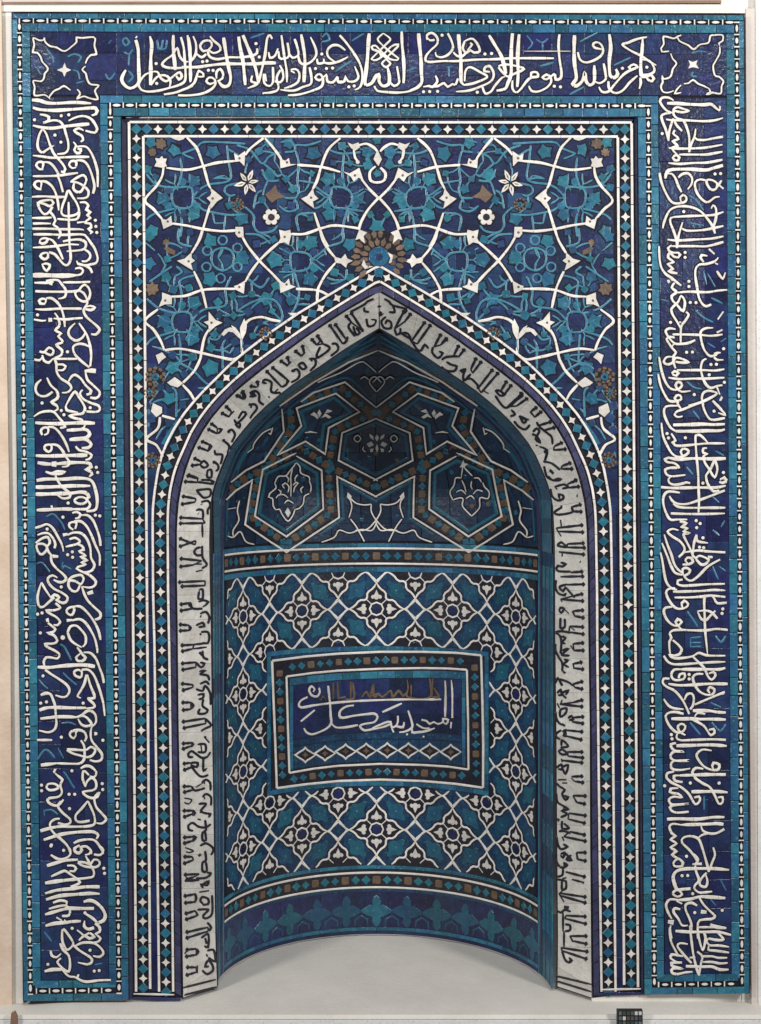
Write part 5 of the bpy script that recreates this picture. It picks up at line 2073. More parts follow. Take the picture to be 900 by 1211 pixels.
# --- inscribed white chamfer
def chamfer():
    n = 150; f0, l0 = along(C0); f1, l1 = along(C1)
    # pair points so that the apex meets the apex
    def pair(side):
        a = C0L; b = C1L; fa, la = along(a); fb, lb = along(b)
        B = [fb(lb*i/n)[0] for i in range(n+1)]; smp = [(la*k/900) for k in range(901)]; pts = [fa(q)[0] for q in smp]
        A = []; last = 0
        for i, q in enumerate(B):
            k = min(range(901), key=lambda k: (pts[k][0]-q[0])**2+(pts[k][1]-q[1])**2)
            t = smp[k]; wgt = min(1, i/14); t = max(last, t*wgt+la*i/n*(1-wgt)*.9) if i else 0
            if i > n-8: t = t+(la-t)*(i-(n-8))/8
            last = t; A.append(fa(t)[0])
        if side: A, B = [mir(p) for p in A], [mir(p) for p in B]
        return A, B
    base = MB(); sides = [pair(0), pair(1)]
    for A, B in sides:
        vs = [unproj(*p, DP+3) for p in A]+[unproj(*p, D1+3) for p in B]
        base.add(vs, [(i, i+1, n+2+i, n+1+i) for i in range(n)])
    band = link('chamfer_inscription', base, M['grout'], mihrab)
    for A, B in sides:
        cuts = [0]
        while cuts[-1] < n: cuts.append(min(n, cuts[-1]+random.choice((4,5,7,9))))
        for a, b in zip(cuts, cuts[1:]):
            if b <= a: continue
            g = .02
            def row(t): 
                i = min(n-1, int(t)); u = t-i
                p = (A[i][0]+(A[i+1][0]-A[i][0])*u, A[i][1]+(A[i+1][1]-A[i][1])*u); q = (B[i][0]+(B[i+1][0]-B[i][0])*u, B[i][1]+(B[i+1][1]-B[i][1])*u)
                return p, q
            ts = [a+g+(b-a-2*g)*k/3 for k in range(4)]
            mb = MB(); vs = []; ms = [.02, .25, .5, .75, .968]
            for t in ts:
                p, q = row(t)
                vs += [S_cham(p[0]+(q[0]-p[0])*m0, p[1]+(q[1]-p[1])*m0) for m0 in ms]
            mb.add(vs, [(5*k+j, 5*k+j+1, 5*k+j+6, 5*k+j+5) for k in range(3) for j in range(4)])
            link('cream_tile', mb, M['cream'], band)
    def one(mb, P, wv): ribbon(mb, P, wv, S_cham, .0020+random.uniform(0,.0006), -.001, wob=.08)
    for ln in KUFIC.strip().splitlines():
        if ln[0] == '@': ox, oy, sc = map(float, ln[1:].split(',')); continue
        mb = MB(); wd = None; A_ = False; bb = False
        if ln[0] == 'A': A_ = True; ln = ln[1:]
        elif ln[0] == 'b': bb = True; ln = ln[1:]
        elif ln[0] == 'w': a, ln = ln.split(':'); wd = float(a[1:])/sc
        P = [(ox+float(t.split(',')[0])/sc, oy+float(t.split(',')[1])/sc) for t in ln.split()]
        if A_:
            for q in range(0, len(P)-1, 2):
                a, b = P[q], P[q+1]; dx, dy = b[0]-a[0], b[1]-a[1]; l = math.hypot(dx, dy) or 1; ux, uy = dx/l, dy/l
                one(mb, [a, ((a[0]+b[0])/2, (a[1]+b[1])/2), b], 3.3)
                T = lambda u, v: (a[0]+ux*u-uy*v, a[1]+uy*u+ux*v)
                poly(mb, [T(-1.6,-.5), T(.6,-3.0), T(2.6,-1.3), T(4.6,-1.4), T(4.6,1.4), T(2.6,1.3), T(.6,3.0), T(-1.6,.5)], S_cham, .0026+random.uniform(0,.0004), -.001)
            if len(P) == 4:
                one(mb, [P[1], P[3]], 3.1)
        elif bb: ribbon(mb, lin(P, 6), 2.6, S_cham, .0025, -.001)
        else: one(mb, catmull(P, 1.8), wd or 2.9)
        link('kufic_bar' if bb else 'kufic_letter', mb, M['black'], band)
    # dark slip at the inner arris
    for A, B in sides:
        mb = MB(); f, L = along([(q[0]+(p[0]-q[0])*.012, q[1]+(p[1]-q[1])*.012) for p, q in zip(A, B)])
        pts = [f(L*i/160)[0] for i in range(161)]
        ribbon(mb, pts, 1.5, lambda x, y, h: unproj(x, y, D1-h*U), .002, -.003, wob=0); link('dark_arris', mb, M['black'], band)
    for c in (C1L,):
        pass
chamfer()

# --- niche wall and vault
PH0 = 1.565
def niche_base():
    mb = MB(); np_ = 64
    Ys = [FLOOR, 1100, 1000, 900, 800, 700, YS+1]
    rows = [[N_(-PH0+2*PH0*i/np_, Y, -.003) for i in range(np_+1)] for Y in Ys]
    vs = [v for r in rows for v in r]; nc = np_+1
    mb.add(vs, [(r*nc+c, r*nc+c+1, (r+1)*nc+c+1, (r+1)*nc+c) for r in range(len(rows)-1) for c in range(np_)])
    return link('niche_wall', mb, M['grout'], mihrab, True)
wall_n = niche_base()
def vault_base():
    mb = MB(); np_ = 64; top = prof[0][0]
    Ys = [YS+1-(YS+1-top)*i/60 for i in range(61)]
    vs = [N_(-PH0+2*PH0*i/np_, Y, -.003) for Y in Ys for i in range(np_+1)]; nc = np_+1
    mb.add(vs, [(r*nc+c, r*nc+c+1, (r+1)*nc+c+1, (r+1)*nc+c) for r in range(60) for c in range(np_)])
    return link('niche_vault', mb, M['grout'], mihrab, True)
vault = vault_base()
Yt = lambda py: VY+(py-VY)/.872
PX0 = 200.0
# ground tiles of the wall (teal / blue) as a grid of thin pieces
def curved_tile(u0, u1, Y0, Y1, name, key, parent, h=0, S=S_np, nseg=3):
    mb = MB(); P = [(u0+(u1-u0)*i/nseg, Y0) for i in range(nseg+1)]+[(u0+(u1-u0)*i/nseg, Y1) for i in range(nseg, -1, -1)]
    n = len(P); vs = [S(x, y, h) for x, y in P]
    fs = [(i, i+1, n-2-i, n-1-i) for i in range(nseg)]
    vs += [S(x, y, h-.004) for x, y in P]; fs += [(i, (i+1) % n, n+(i+1) % n, n+i) for i in range(n)]
    mb.add(vs, fs); return link(name, mb, M[key], parent)
PHW = 1.25
Ytop, Ybot = 694.0, 1093.0
nu = 17
for i in range(nu):
    u0 = -PHW*200+2*PHW*200*i/nu; u1 = -PHW*200+2*PHW*200*(i+1)/nu
    for j in range(12):
        y0 = Ytop+(Ybot-Ytop)*j/12; y1 = Ytop+(Ybot-Ytop)*(j+1)/12
        curved_tile(u0+.2, u1-.2, y0+.2, y1-.2, 'wall_ground_tile', 'niche', wall_n, random.uniform(-.0003,.0003))
# jamb strips (turquoise / slate) running up both sides of the wall and round the vault edge
for sg in (-1, 1):
    for (pa, pb, key) in ((1.292, 1.345, 'plum'), (1.35, 1.565, 'turq')):
        Y = FLOOR-2
        while Y > YS+4:
            Yn = max(YS+2, Y-random.uniform(22, 34))
            a, b = (pa, pb) if sg > 0 else (-pb, -pa)
            curved_tile(a*200, b*200, Yn+.4, Y, 'jamb_tile', key if random.random() < .85 else 'niche', wall_n, random.uniform(0,.0004)+.0004)
            Y = Yn
        top = prof[0][0]
        while Y > top+3:
            Yn = max(top+1, Y-random.uniform(16, 26)); ww = halfv((Y+Yn)/2)/A0
            mb = MB(); ks = 5; vs = []
            for k in range(ks+1):
                y_ = Yn+.3+(Y-Yn-.3)*k/ks; s_ = max(.12, halfv(y_)/A0)
                e = min(.60, (1.565-pa)/s_**.8), min(.58, (1.565-pb)/s_**.8)
                vs += [N_(sg*(1.565-e[0]), y_, .0008), N_(sg*(1.565-max(0,e[1])), y_, .0008)]
            mb.add(vs, [(2*k, 2*k+1, 2*k+3, 2*k+2) for k in range(ks)])
            link('vault_rib_tile', mb, M['plum' if key == 'plum' else 'jamb'], vault)
            Y = Yn
for sg in (-1, 1):
    for ph_, wd_, key in ((1.30, 1.6, 'vine'), (1.347, 1.3, 'black'), (1.41, 1.6, 'plum'), (1.50, 1.8, 'liner')):
        mb = MB(); ribbon(mb, [(sg*ph_*200, YS+2+(FLOOR-YS-4)*k/16) for k in range(17)], wd_*2.2, S_np, .0022, -.001, wob=.25); link('jamb_fillet', mb, M[key], wall_n)
# panel outline in screen-survey coordinates
PAN_O = [(321.3,781.5),(360,776.5),(400,773),(450,770.8),(500,770.8),(540,772),(569.5,775),(571,830),(572,880),(571.7,931.5),(540,927),(500,923.5),(450,921.8),(400,923.5),(360,927.5),(326.8,932),(325,880),(323,830),(321.3,781.5)]
PAN_I = [(338.3,800),(370,795.8),(400,793),(450,790.8),(500,790),(530,790.5),(552.6,792),(554,850),(554.5,910),(530,906.5),(500,904.5),(450,903.2),(400,905.5),(370,909),(341.7,914),(340,860),(338.3,800)]
PAN_U = [inv_niche(*p) for p in PAN_O]
# panel box in wall coordinates, a little larger (the turquoise surround)
pu0 = min(p[0] for p in PAN_U)*200-8.5; pu1 = max(p[0] for p in PAN_U)*200+8.5
py0 = sum(PAN_U[i][1] for i in (0,3,6))/3-8.5; py1 = sum(PAN_U[i][1] for i in (9,12,15))/3+8.5
def clampP(P):
    out = []
    cx = sum(p[0] for p in P)/len(P); cy = sum(p[1] for p in P)/len(P)
    for x, y in P:
        x = max(-PHW*200, min(PHW*200, x)); y = max(Ytop, min(Ybot, y))
        if pu0 < x < pu1 and py0 < y < py1:
            c = [(abs(x-pu0), 0), (abs(pu1-x), 1), (abs(y-py0), 2), (abs(py1-y), 3)]
            # push towards the side on which the piece's centre lies
            if cx < pu0: x = pu0
            elif cx > pu1: x = pu1
            elif cy < py0: y = py0
            elif cy > py1: y = py1
            else:
                k = min(c)[1]
                if k == 0: x = pu0
                elif k == 1: x = pu1
                elif k == 2: y = py0
                else: y = py1
        out.append((x, y))
    return out
def inside(x, y): return abs(x) <= PHW*200+.5 and Ytop-.5 <= y <= Ybot+.5 and not (pu0 < x < pu1 and py0 < y < py1)
def area2(P): return abs(sum(P[i][0]*P[(i+1)%len(P)][1]-P[(i+1)%len(P)][0]*P[i][1] for i in range(len(P))))/2
def wall_pattern():
    px_, py_ = 103.0, 99.6; y00 = 745.0
    q = [(0,.352),(.026,.305),(.058,.268),(.100,.238),(.121,.203),(.120,.160),(.131,.131),(.160,.120),(.203,.121),(.238,.100),(.268,.058),(.305,.026),(.352,0)]
    outline = []
    for s in range(4):
        c, s_ = round(math.cos(s*math.pi/2)), round(math.sin(s*math.pi/2))
        outline += [(x*c+y*s_, -x*s_+y*c) for x, y in q[:-1]]
    for i in range(-3, 4):
        for j in range(-1, 9):
            for hf in (0, 1):
                cx = (i+.5*hf)*px_; cy = y00+(j+.5*hf-1)*py_
                T = lambda x, y: (cx+x*px_, cy-y*py_)
                # turquoise flower between stars
                for (tx, ty) in ((.25,.25), (-.25,.25)):
                    e = T(tx, ty); rot = .785 if tx > 0 else -.785
                    sg = 1 if tx > 0 else -1
                    P = []
                    for q_ in range(20):
                        an = 2*math.pi*q_/20; rr = .104*(1+.22*math.cos(4*an))*random.uniform(.94,1.06)
                        u_, v_ = rr*math.cos(an)*1.28, rr*math.sin(an)*.86
                        P.append((e[0]+px_*(u_+v_)*.72, e[1]+sg*px_*(u_-v_)*.72*-1*-1))
                    for (nx1, ny1) in ((.155,.155), (.345,.345)):
                        c1 = T(nx1*sg, ny1)
                        if inside(*c1):
                            mb = MB(); poly(mb, star4(c1[0], c1[1], 5.2, .6, .78), S_np, .0007); link('wall_notch_tile', mb, M['cobalt2'], wall_n)
                    if inside(*e):
                        mb = MB(); poly(mb, ngon(e[0], e[1], 1.5, 6), S_np, .0024); link('flower_eye', mb, M['vine'], wall_n)
                    if hf == 0 or True:
                        if inside(*e):
                            P2 = clampP(P); 
                            if area2(P2) > 20:
                                mb = MB(); poly(mb, P2, S_np, .0010+random.uniform(0,.0002)); link('wall_flower_tile', mb, M['nteal'], wall_n)
                O = [T(x, y) for x, y in outline]
                O2 = clampP(O)
                if abs(cx) > PHW*200+30 or cy < Ytop-40 or cy > Ybot+40 or area2(O2) < 60: continue
                if not any(inside(*p) for p in O): continue
                armb = MB(); treb = MB(); strb = MB()
                half = [(.010,.36),(.034,.305),(.066,.268),(.108,.238),(.129,.203),(.129,.160),(.140,.140)]
                for a in range(4):
                    c, s_ = round(math.cos(a*math.pi/2)), round(math.sin(a*math.pi/2))
                    R_ = lambda x, y: T(x*c+y*s_, -x*s_+y*c)
                    rows3 = [clampP([R_(-x, y), R_(-x/2, y), R_(0, y), R_(x/2, y), R_(x, y)]) for x, y in half]+[clampP([R_(0,0)]*5)]
                    if area2([r[0] for r in rows3]+[r[4] for r in reversed(rows3)]) < 12: continue
                    sheet(armb, rows3, S_np, .0009+a*.00003)
                def put(P, wv, name, key='white', hh=None):
                    runs = []; cur = []
                    for p in P:
                        if inside(*p): cur.append(p)
                        else:
                            if len(cur) > 1: runs.append(cur)
                            cur = []
                    if len(cur) > 1: runs.append(cur)
                    if not runs: return
                    mb = strb if name == 'strap' else MB()
                    for r_ in runs: ribbon(mb, r_, wv, S_np, hh or white_h(), -.002, wob=.05)
                    if mb is strb: return
                    link(name, mb, M[key], wall_n)
                put(catmull([T(x, y) for x, y in outline+[outline[0]]], 3), 2.5, 'star_outline')
                hb = MB()
                for r_ in [catmull([T(x, y) for x, y in outline+[outline[0]]], 3)]:
                    cur = []
                    for p in r_+[(1e6, 0)]:
                        if inside(*p): cur.append(p)
                        else:
                            if len(cur) > 1: ribbon(hb, cur, 6.0, S_np, .0006+random.uniform(0,.0002), -.002)
                            cur = []
                if hb.v: o = link('star_joint', hb, M['grout'], wall_n)
                # crossing lozenge on the four sides
                for sx in (1, -1):
                    put(lin([T(.352*sx,0), T(.385*sx,.012), T(.5*sx,.118)], 3), 2.3, 'strap')
                    put(lin([T(.352*sx,0), T(.385*sx,-.012), T(.5*sx,-.118)], 3), 2.3, 'strap')
                    put(lin([T(0,.352*sx), T(.115,.5*sx)], 3), 2.3, 'strap'); put(lin([T(0,.352*sx), T(-.115,.5*sx)], 3), 2.3, 'strap')
                if inside(cx, cy):
                    R = [T(.088*math.cos(a*math.pi/4), .088*math.sin(a*math.pi/4)) for a in range(8)]; R.append(R[0])
                    put(R, 2.1, 'star_ring'); mb = MB(); poly(mb, [T(.06*math.cos(a*math.pi/4), .06*math.sin(a*math.pi/4)) for a in range(8)], S_np, .0016); link('star_eye', mb, M['cobalt'], wall_n)
                for a in range(4):
                    c, s_ = round(math.cos(a*math.pi/2)), round(math.sin(a*math.pi/2))
                    R_ = lambda x, y: T(x*c+y*s_, -x*s_+y*c)
                    tre = [(0,.262),(.020,.215),(.030,.192),(.058,.188),(.072,.160),(.055,.136),(.030,.146),(.014,.128),(-.014,.128),(-.030,.146),(-.055,.136),(-.072,.160),(-.058,.188),(-.030,.192),(-.020,.215)]
                    P = [R_(x, y) for x, y in tre]
                    if all(inside(*p) for p in P): poly(treb, P, S_np, .0026)
                    put([R_(.062,.062), R_(.12,.12)], 2.0, 'strap')
                for nm_, b_, k_ in (('star_arms', armb, 'black'), ('star_trefoils', treb, 'whitew'), ('star_straps', strb, 'white')):
                    if b_.v: link(nm_, b_, M[k_], wall_n)['kind'] = 'stuff'
wall_pattern()
# clean straight margins: turquoise bands above and below the star field and around the inscribed panel
def band_tiles(u0, u1, Y0, Y1, pitch, name, key, parent, h=.0030):
    n = max(1, round((u1-u0)/pitch))
    for i in range(n): curved_tile(u0+(u1-u0)*i/n+.15, u0+(u1-u0)*(i+1)/n-.15, Y0, Y1, name, key, parent, h+random.uniform(0,.0004))
HW = PHW*200+8
band_tiles(-HW, HW, 688, 694.5, 26, 'margin_tile', 'turq', wall_n)
band_tiles(-HW, HW, 1092.5, 1097, 26, 'margin_tile', 'turq', wall_n)
band_tiles(pu0, pu1, py0, py0+6, 24, 'panel_surround_tile', 'turq', wall_n)
band_tiles(pu0, pu1, py1-6, py1, 24, 'panel_surround_tile', 'turq', wall_n)
n = 8
for i in range(n):
    a = py0+6+(py1-py0-12)*i/n; b = py0+6+(py1-py0-12)*(i+1)/n
    curved_tile(pu0, pu0+6, a+.2, b-.2, 'panel_surround_tile', 'turq', wall_n, .0031, nseg=1); curved_tile(pu1-6, pu1, a+.2, b-.2, 'panel_surround_tile', 'turq', wall_n, .0031, nseg=1)
def hline(Y, wv, name, u0=-HW, u1=HW, parent=None, key='white', h=.0035):
    n = 9
    for i in range(n):
        mb = MB(); ribbon(mb, lin([(u0+(u1-u0)*i/n+.1, Y), (u0+(u1-u0)*(i+1)/n, Y)], 9), wv, S_np, h+random.uniform(0,.0004), -.002, ends=False, wob=.05)
        link(name, mb, M[key], parent or wall_n)
# black ground for the diamond chains
def chain(P, n, S, mb_t, mb_o, r=4.6, h=.0032, phase=0, sx=1.0, pat='ott'):
    f, L = along(P)
    for i in range(n):
        (x, y), a = f(L*(i+.5)/n); k = pat[(i+phase) % len(pat)]
        rr = r*random.uniform(.92,1.08)
        if k == 'o': poly(mb_o, star4(x, y, rr*1.05, .78, a+.785/1), S, h)
        else: poly(mb_t, star4(x, y, rr, .66, a), S, h)
def chainband(Y0, Y1, n, parent, extra=2, h=.0028):
    curved = [(-HW, (Y0+Y1)/2), (HW, (Y0+Y1)/2)]
    band_tiles(-HW, HW, Y0, Y1, 60, 'chain_ground_tile', 'black', parent, h-.0008)
    t, o_ = MB(), MB(); chain(lin(curved, 20), n, S_np, t, o_, 6.2, h+.0008)
    a = link('turquoise_chain', t, M['teal'], parent); b = link('ochre_chain', o_, M['ochre'], parent); a['kind'] = b['kind'] = 'stuff'
yc0, yc1 = Yt(648.5), Yt(666.5)
chainband(yc0, yc1, 37, wall_n)
hline(yc0, 2.6, 'cornice_listel'); hline(yc1, 2.6, 'cornice_listel')
band_tiles(-HW, HW, yc1+2.2, 688, 30, 'margin_tile', 'black', wall_n, .001)
band_tiles(-HW, HW, yc0-7, yc0-2, 26, 'margin_tile', 'turq', wall_n)
yl0, yl1 = Yt(1031.7), Yt(1049)
band_tiles(-HW, HW, 1097.2, yl0-1.5, 26, 'margin_tile', 'black', wall_n, .001)
chainband(yl0, yl1, 37, wall_n)
hline(yl0, 2.6, 'plinth_listel'); hline(yl1, 2.6, 'plinth_listel')
band_tiles(-HW, HW, yl1+1.6, yl1+6, 26, 'dado_tile', 'niche', wall_n, .001)
band_tiles(-HW, HW, yl1+6.2, 1176, 30, 'dado_tile', 'cobalt', wall_n, .0004)
band_tiles(-HW, HW, 1176.2, 1181, 26, 'dado_tile', 'turq', wall_n, .0012)
band_tiles(-HW, HW, 1181.4, 1187, 24, 'dado_tile', 'cobalt2', wall_n, .0004)
i = 0
for u in [k*40.5-6*40.5 for k in range(13)]:
    mb = MB(); cy = 1154
    P = [(0,-21),(4,-18),(6,-13),(5,-8),(9,-8),(14,-5),(20,-1),(20,2),(13,6),(8,8),(5,9),(6,14),(4,19),(0,22),(-4,19),(-6,14),(-5,9),(-8,8),(-13,6),(-20,2),(-20,-1),(-14,-5),(-9,-8),(-5,-8),(-6,-13),(-4,-18)]
    poly(mb, [(u+x, cy+y) for x, y in P], S_np, .0026); link('dado_cross_tile', mb, M['nteal'], wall_n)
    mb = MB(); ribbon(mb, [(u+20.2-9, cy+20), (u+20.2-8, cy+12), (u+20.2, cy+7), (u+20.2+8, cy+12), (u+20.2+9, cy+20)], 2.2, S_np, .0022); link('dado_arc_tile', mb, M['liner'], wall_n)
# inscribed panel
SN = S_niche
def quadfill(A, B, name, key, h):  # closed outline polygons with same number of points -> ring
    mb = MB(); a = lin(A, 10); fa, la = along(A); fb, lb = along(B); n = 72
    vs = [SN(*fa(la*i/n)[0], h) for i in range(n+1)]+[SN(*fb(lb*i/n)[0], h) for i in range(n+1)]
    mb.add(vs, [(i, i+1, n+2+i, n+1+i) for i in range(n)]); return link(name, mb, M[key], pan)
mb = MB()
gx = [321+ (572-321)*i/20 for i in range(21)]
def edge(P, x, lo, hi):
    q = [p for p in P]; best = None
    for a, b in zip(P[lo:hi], P[lo+1:hi+1]):
        if min(a[0], b[0])-.01 <= x <= max(a[0], b[0])+.01: return a[1]+(b[1]-a[1])*(x-a[0])/((b[0]-a[0]) or 1)
    return P[lo][1] if abs(x-P[lo][0]) < abs(x-P[hi][0]) else P[hi][1]
rows_ = []
for k in range(7): rows_.append([(x, edge(PAN_O,x,0,6)+(edge(PAN_O,x,9,15)-edge(PAN_O,x,0,6))*k/6) for x in gx])
sheet(mb, rows_, SN, .0022)
pan = link('niche_panel', mb, M['black'], mihrab, True)
def seglist(P, wv, name, key='white', h=.0040):
    for a, b in zip(P, P[1:]):
        mb = MB(); ribbon(mb, lin([a, b], 10), wv, SN, h+random.uniform(0,.0004), 0, wob=.04, ends=False); link(name, mb, M[key], pan)
seglist(PAN_O, 2.5, 'panel_listel'); seglist(PAN_I, 2.3, 'panel_listel')
t, o_ = MB(), MB()
midp = lambda a, b: ((a[0]+b[0])/2, (a[1]+b[1])/2)
top_ = [midp((x, edge(PAN_O,x,0,6)), (x, edge(PAN_I,x,0,6))) for x in range(340, 555, 10)]
bot_ = [midp((x, edge(PAN_O,x,9,15)), (x, edge(PAN_I,x,9,14))) for x in range(342, 555, 10)]
chain(top_, 19, SN, t, o_, 4.8, .0034, 1); chain(bot_, 19, SN, t, o_, 4.8, .0034, 1)
chain([(330,791),(331.5,850),(334,922)], 12, SN, t, o_, 4.8, .0034, 0); chain([(561.5,784),(562.5,850),(563.5,920)], 12, SN, t, o_, 4.8, .0034, 0)
a = link('turquoise_chain', t, M['teal'], pan); b = link('ochre_chain', o_, M['ochre'], pan); a['kind'] = b['kind'] = 'stuff'
# inner fields
def infield(x, v): 
    a, b = edge(PAN_I, x, 0, 6), edge(PAN_I, x, 8, 14); return (x, a+(b-a)*v)
def fieldrect(x0, x1, v0, v1, nx, nv, key, h, name='panel_field_tile'):
    for i in range(nx):
        for j in range(nv):
            a, b = x0+(x1-x0)*i/nx+.2, x0+(x1-x0)*(i+1)/nx-.2; c, d = v0+(v1-v0)*j/nv+.002, v0+(v1-v0)*(j+1)/nv-.002
            mb = MB(); xs = [a+(b-a)*k/3 for k in range(4)]
            sheet(mb, [[infield(x, c) for x in xs], [infield(x, d) for x in xs]], SN, h+random.uniform(0,.0003)); link(name, mb, M[key], pan)
fieldrect(342, 551, .025, .10, 10, 1, 'turq', .0029)
fieldrect(342, 346.5, .10, .97, 1, 5, 'turq', .0029); fieldrect(546.5, 551, .10, .97, 1, 5, 'turq', .0029)
fieldrect(347, 546, .105, .66, 7, 3, 'cobalt', .0029)
fieldrect(347, 546, .665, .735, 8, 1, 'niche', .0029)
fieldrect(347, 546, .74, .97, 8, 1, 'niche', .0027)
for (x, y) in [(360.5,892.8),(384,890.8),(408.5,888.7),(433,887.8),(458,887.2),(483.2,887.4),(508.5,888),(533.5,889.2)]:
    P = [(12,0),(7,3.4),(2.5,6),(0,8.6),(-2.5,6),(-7,3.4),(-12,0),(-7,-3.4),(-2.5,-6),(0,-8.6),(2.5,-6),(7,-3.4)]
    mb = MB(); poly(mb, [(x+a, y+b) for a, b in P], SN, .0036); link('lozenge_tile', mb, M['black'], pan)
    Q = [(x+a, y+b) for a, b in P]; Q.append(Q[0])
    mb = MB(); ribbon(mb, Q, 2.0, SN, .0048+random.uniform(0,.0004), .001, ends=False); link('lozenge_outline', mb, M['whitew'], pan)
    mb = MB(); poly(mb, star4(x, y, 4.2, .5), SN, .0044, .002); link('lozenge_eye', mb, M['ochre'], pan)
hal = MB()
for cls, wd, dot, P in parse(PANEL):
    mb = MB()
    if cls == 'z': poly(mb, ngon(P[0][0], P[0][1], 1.3, 6), SN, .0046); link('letter_dot', mb, M['whitew'], pan); continue
    Q = catmull([(p[0], p[1]) for p in P])
    stroke(mb, Q, 2.4, SN, .0042+random.uniform(0,.0006), .001, cut=False, taper=.7)
    ribbon(hal, Q, 3.6, SN, .0034+random.uniform(0,.0004), .001)
    link('letter' if cls == 'x' else 'ochre_letter', mb, M['whitew' if cls == 'x' else 'ochre'], pan)
o = link('letter_joint', hal, M['grout'], pan); o['kind'] = 'stuff'

# vault: blue ground pieces, bands, diamonds, strapwork
top = prof[0][0]
nv = 11
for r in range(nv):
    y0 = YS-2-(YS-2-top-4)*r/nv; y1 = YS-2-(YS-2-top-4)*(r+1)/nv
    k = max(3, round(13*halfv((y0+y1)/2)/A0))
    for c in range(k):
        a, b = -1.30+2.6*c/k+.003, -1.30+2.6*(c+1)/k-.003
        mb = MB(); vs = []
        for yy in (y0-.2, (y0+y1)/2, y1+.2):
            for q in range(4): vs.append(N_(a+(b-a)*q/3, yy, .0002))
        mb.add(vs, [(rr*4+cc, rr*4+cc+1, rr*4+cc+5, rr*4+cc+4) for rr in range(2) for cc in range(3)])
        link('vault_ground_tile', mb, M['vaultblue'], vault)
rv_ = random.Random(5)
for k in range(250):
    Y_ = rv_.uniform(top+34, YS-12); ph = rv_.uniform(-1.22, 1.22); u_ = max(.25, halfv(Y_)/A0)
    if rv_.random() > u_: continue
    r_ = rv_.uniform(2.6, 4.6); rot = rv_.random()*3; key = rv_.choice(('liner', 'liner', 'nteal', 'blue', 'cobalt', 'blue', 'ochre'))
    mb = MB(); poly(mb, star4(0, 0, r_, rv_.uniform(.55, .85), rot), lambda x, y, h: N_(ph+x/(200*u_), Y_+y, h), .0012+rv_.uniform(0,.0003), -.001)
    link('vault_mosaic_tile', mb, M[key], vault)
def mir3(S):                      # reflect the built point across the niche's own plane of symmetry
    def f(x, y, h=0):
        phi, Y = inv_niche(x, y); return N_(-phi, Y, h)
    return f
tl, oc, blk = MB(), MB(), MB(); halo = MB()
for cls, wd, dot, P in parse(VAULT):
    P = [(p[0], p[1]) for p in P]
    nm_ = 'n' in cls; lf_ = 'm' in cls; cls = cls.replace('n', '').replace('m', '')
    for SS in ((S_niche,) if nm_ or lf_ else (S_niche, mir3(S_niche))):
        if cls == 'B':
            Q = lin(P, 6); ribbon(blk, Q, 15.5, SS, .0012+random.uniform(0,.0006), -.001, ends=False)
            f, L = along(P); n = max(2, round(L/9.2)); chain(P, n, SS, tl, oc, 5.0, .0034, 0, pat='to')
        elif cls == 'W':
            Q = lin(P, 7); mb = MB(); ribbon(mb, Q, 2.0, SS, .0040+random.uniform(0,.0004), 0, wob=.05); link('vault_strap', mb, M['whitew'], vault)
            ribbon(halo, Q, 4.6, SS, .0024+random.uniform(0,.0004), 0)
        elif cls in 'tu':
            mb = MB(); ribbon(mb, catmull(P, 6), 2.2, SS, .0022+random.uniform(0,.0005), -.001); link('vault_fillet_tile', mb, M['liner' if cls == 't' else 'ochre'], vault)
        elif cls in 'wx':
            mb = MB(); ribbon(mb, catmull(P), 1.5, SS, .0042+random.uniform(0,.0004), 0, wob=.05); link('vault_arabesque', mb, M['whitew'], vault)
            ribbon(halo, catmull(P), 3.8, SS, .0030+random.uniform(0,.0003), 0)
        elif cls == 'z':
            mb = MB(); poly(mb, ngon(P[0][0], P[0][1], 3.0, 7), SS, .0036, 0); link('vault_bud', mb, M['ochre'], vault)
        elif cls == 'y':
            mb = MB(); poly(mb, P, SS, .0044, 0); link('vault_bud', mb, M['whitew'], vault)
for nm, b_, k in (('band_ground', blk, 'black'), ('turquoise_chain', tl, 'teal'), ('ochre_chain', oc, 'ochre'), ('strap_joint', halo, 'grout')):
    o = link(nm, b_, M[k], vault); o['kind'] = 'stuff'
# fine fillets following the arris of the arch
for off, wd_, key in ((6, 2.2, 'turq'), (10.5, 1.6, 'liner'), (14.5, 1.8, 'plum'), (19, 1.4, 'liner')):
    P = []
    for (x, y), (x2, y2) in zip(C1L[1:], C1L[2:]):
        if y > 660: break
        l = math.hypot(x2-x, y2-y); nx_, ny_ = -(y2-y)/l, (x2-x)/l
        if nx_ < 0: nx_, ny_ = -nx_, -ny_
        P.append((x+nx_*off, y+abs(ny_)*off))
    P = [(446, C1L[0][1]+off*1.25)]+P
    for SS in (S_niche, mir3(S_niche)):
        mb = MB(); ribbon(mb, catmull(P, 7), wd_, SS, .0030+random.uniform(0,.0004), 0, wob=.1); link('arris_fillet', mb, M[key], vault)
# turquoise lining inside the cells
for cell in ([(333,536.5),(361,526.5),(378.5,533),(382.5,502.5),(415,487.8),(395,470.5),(356,487),(361,505),(333,536.5)],
             [(445.8,499),(409.5,514.5),(405.5,541.5),(446,562.5)], [(445.8,593.5),(403.5,570),(406,613),(378,632.5)],
             [(350,545),(315,560),(306.5,607.5),(338.5,628),(376,599),(374.5,560),(350,545)]):
    for SS in (S_niche, mir3(S_niche)):
        mb = MB(); ribbon(mb, lin(cell, 7), 3.4, SS, .0020+random.uniform(0,.0004), 0); link('cell_lining_tile', mb, M['liner'], vault)

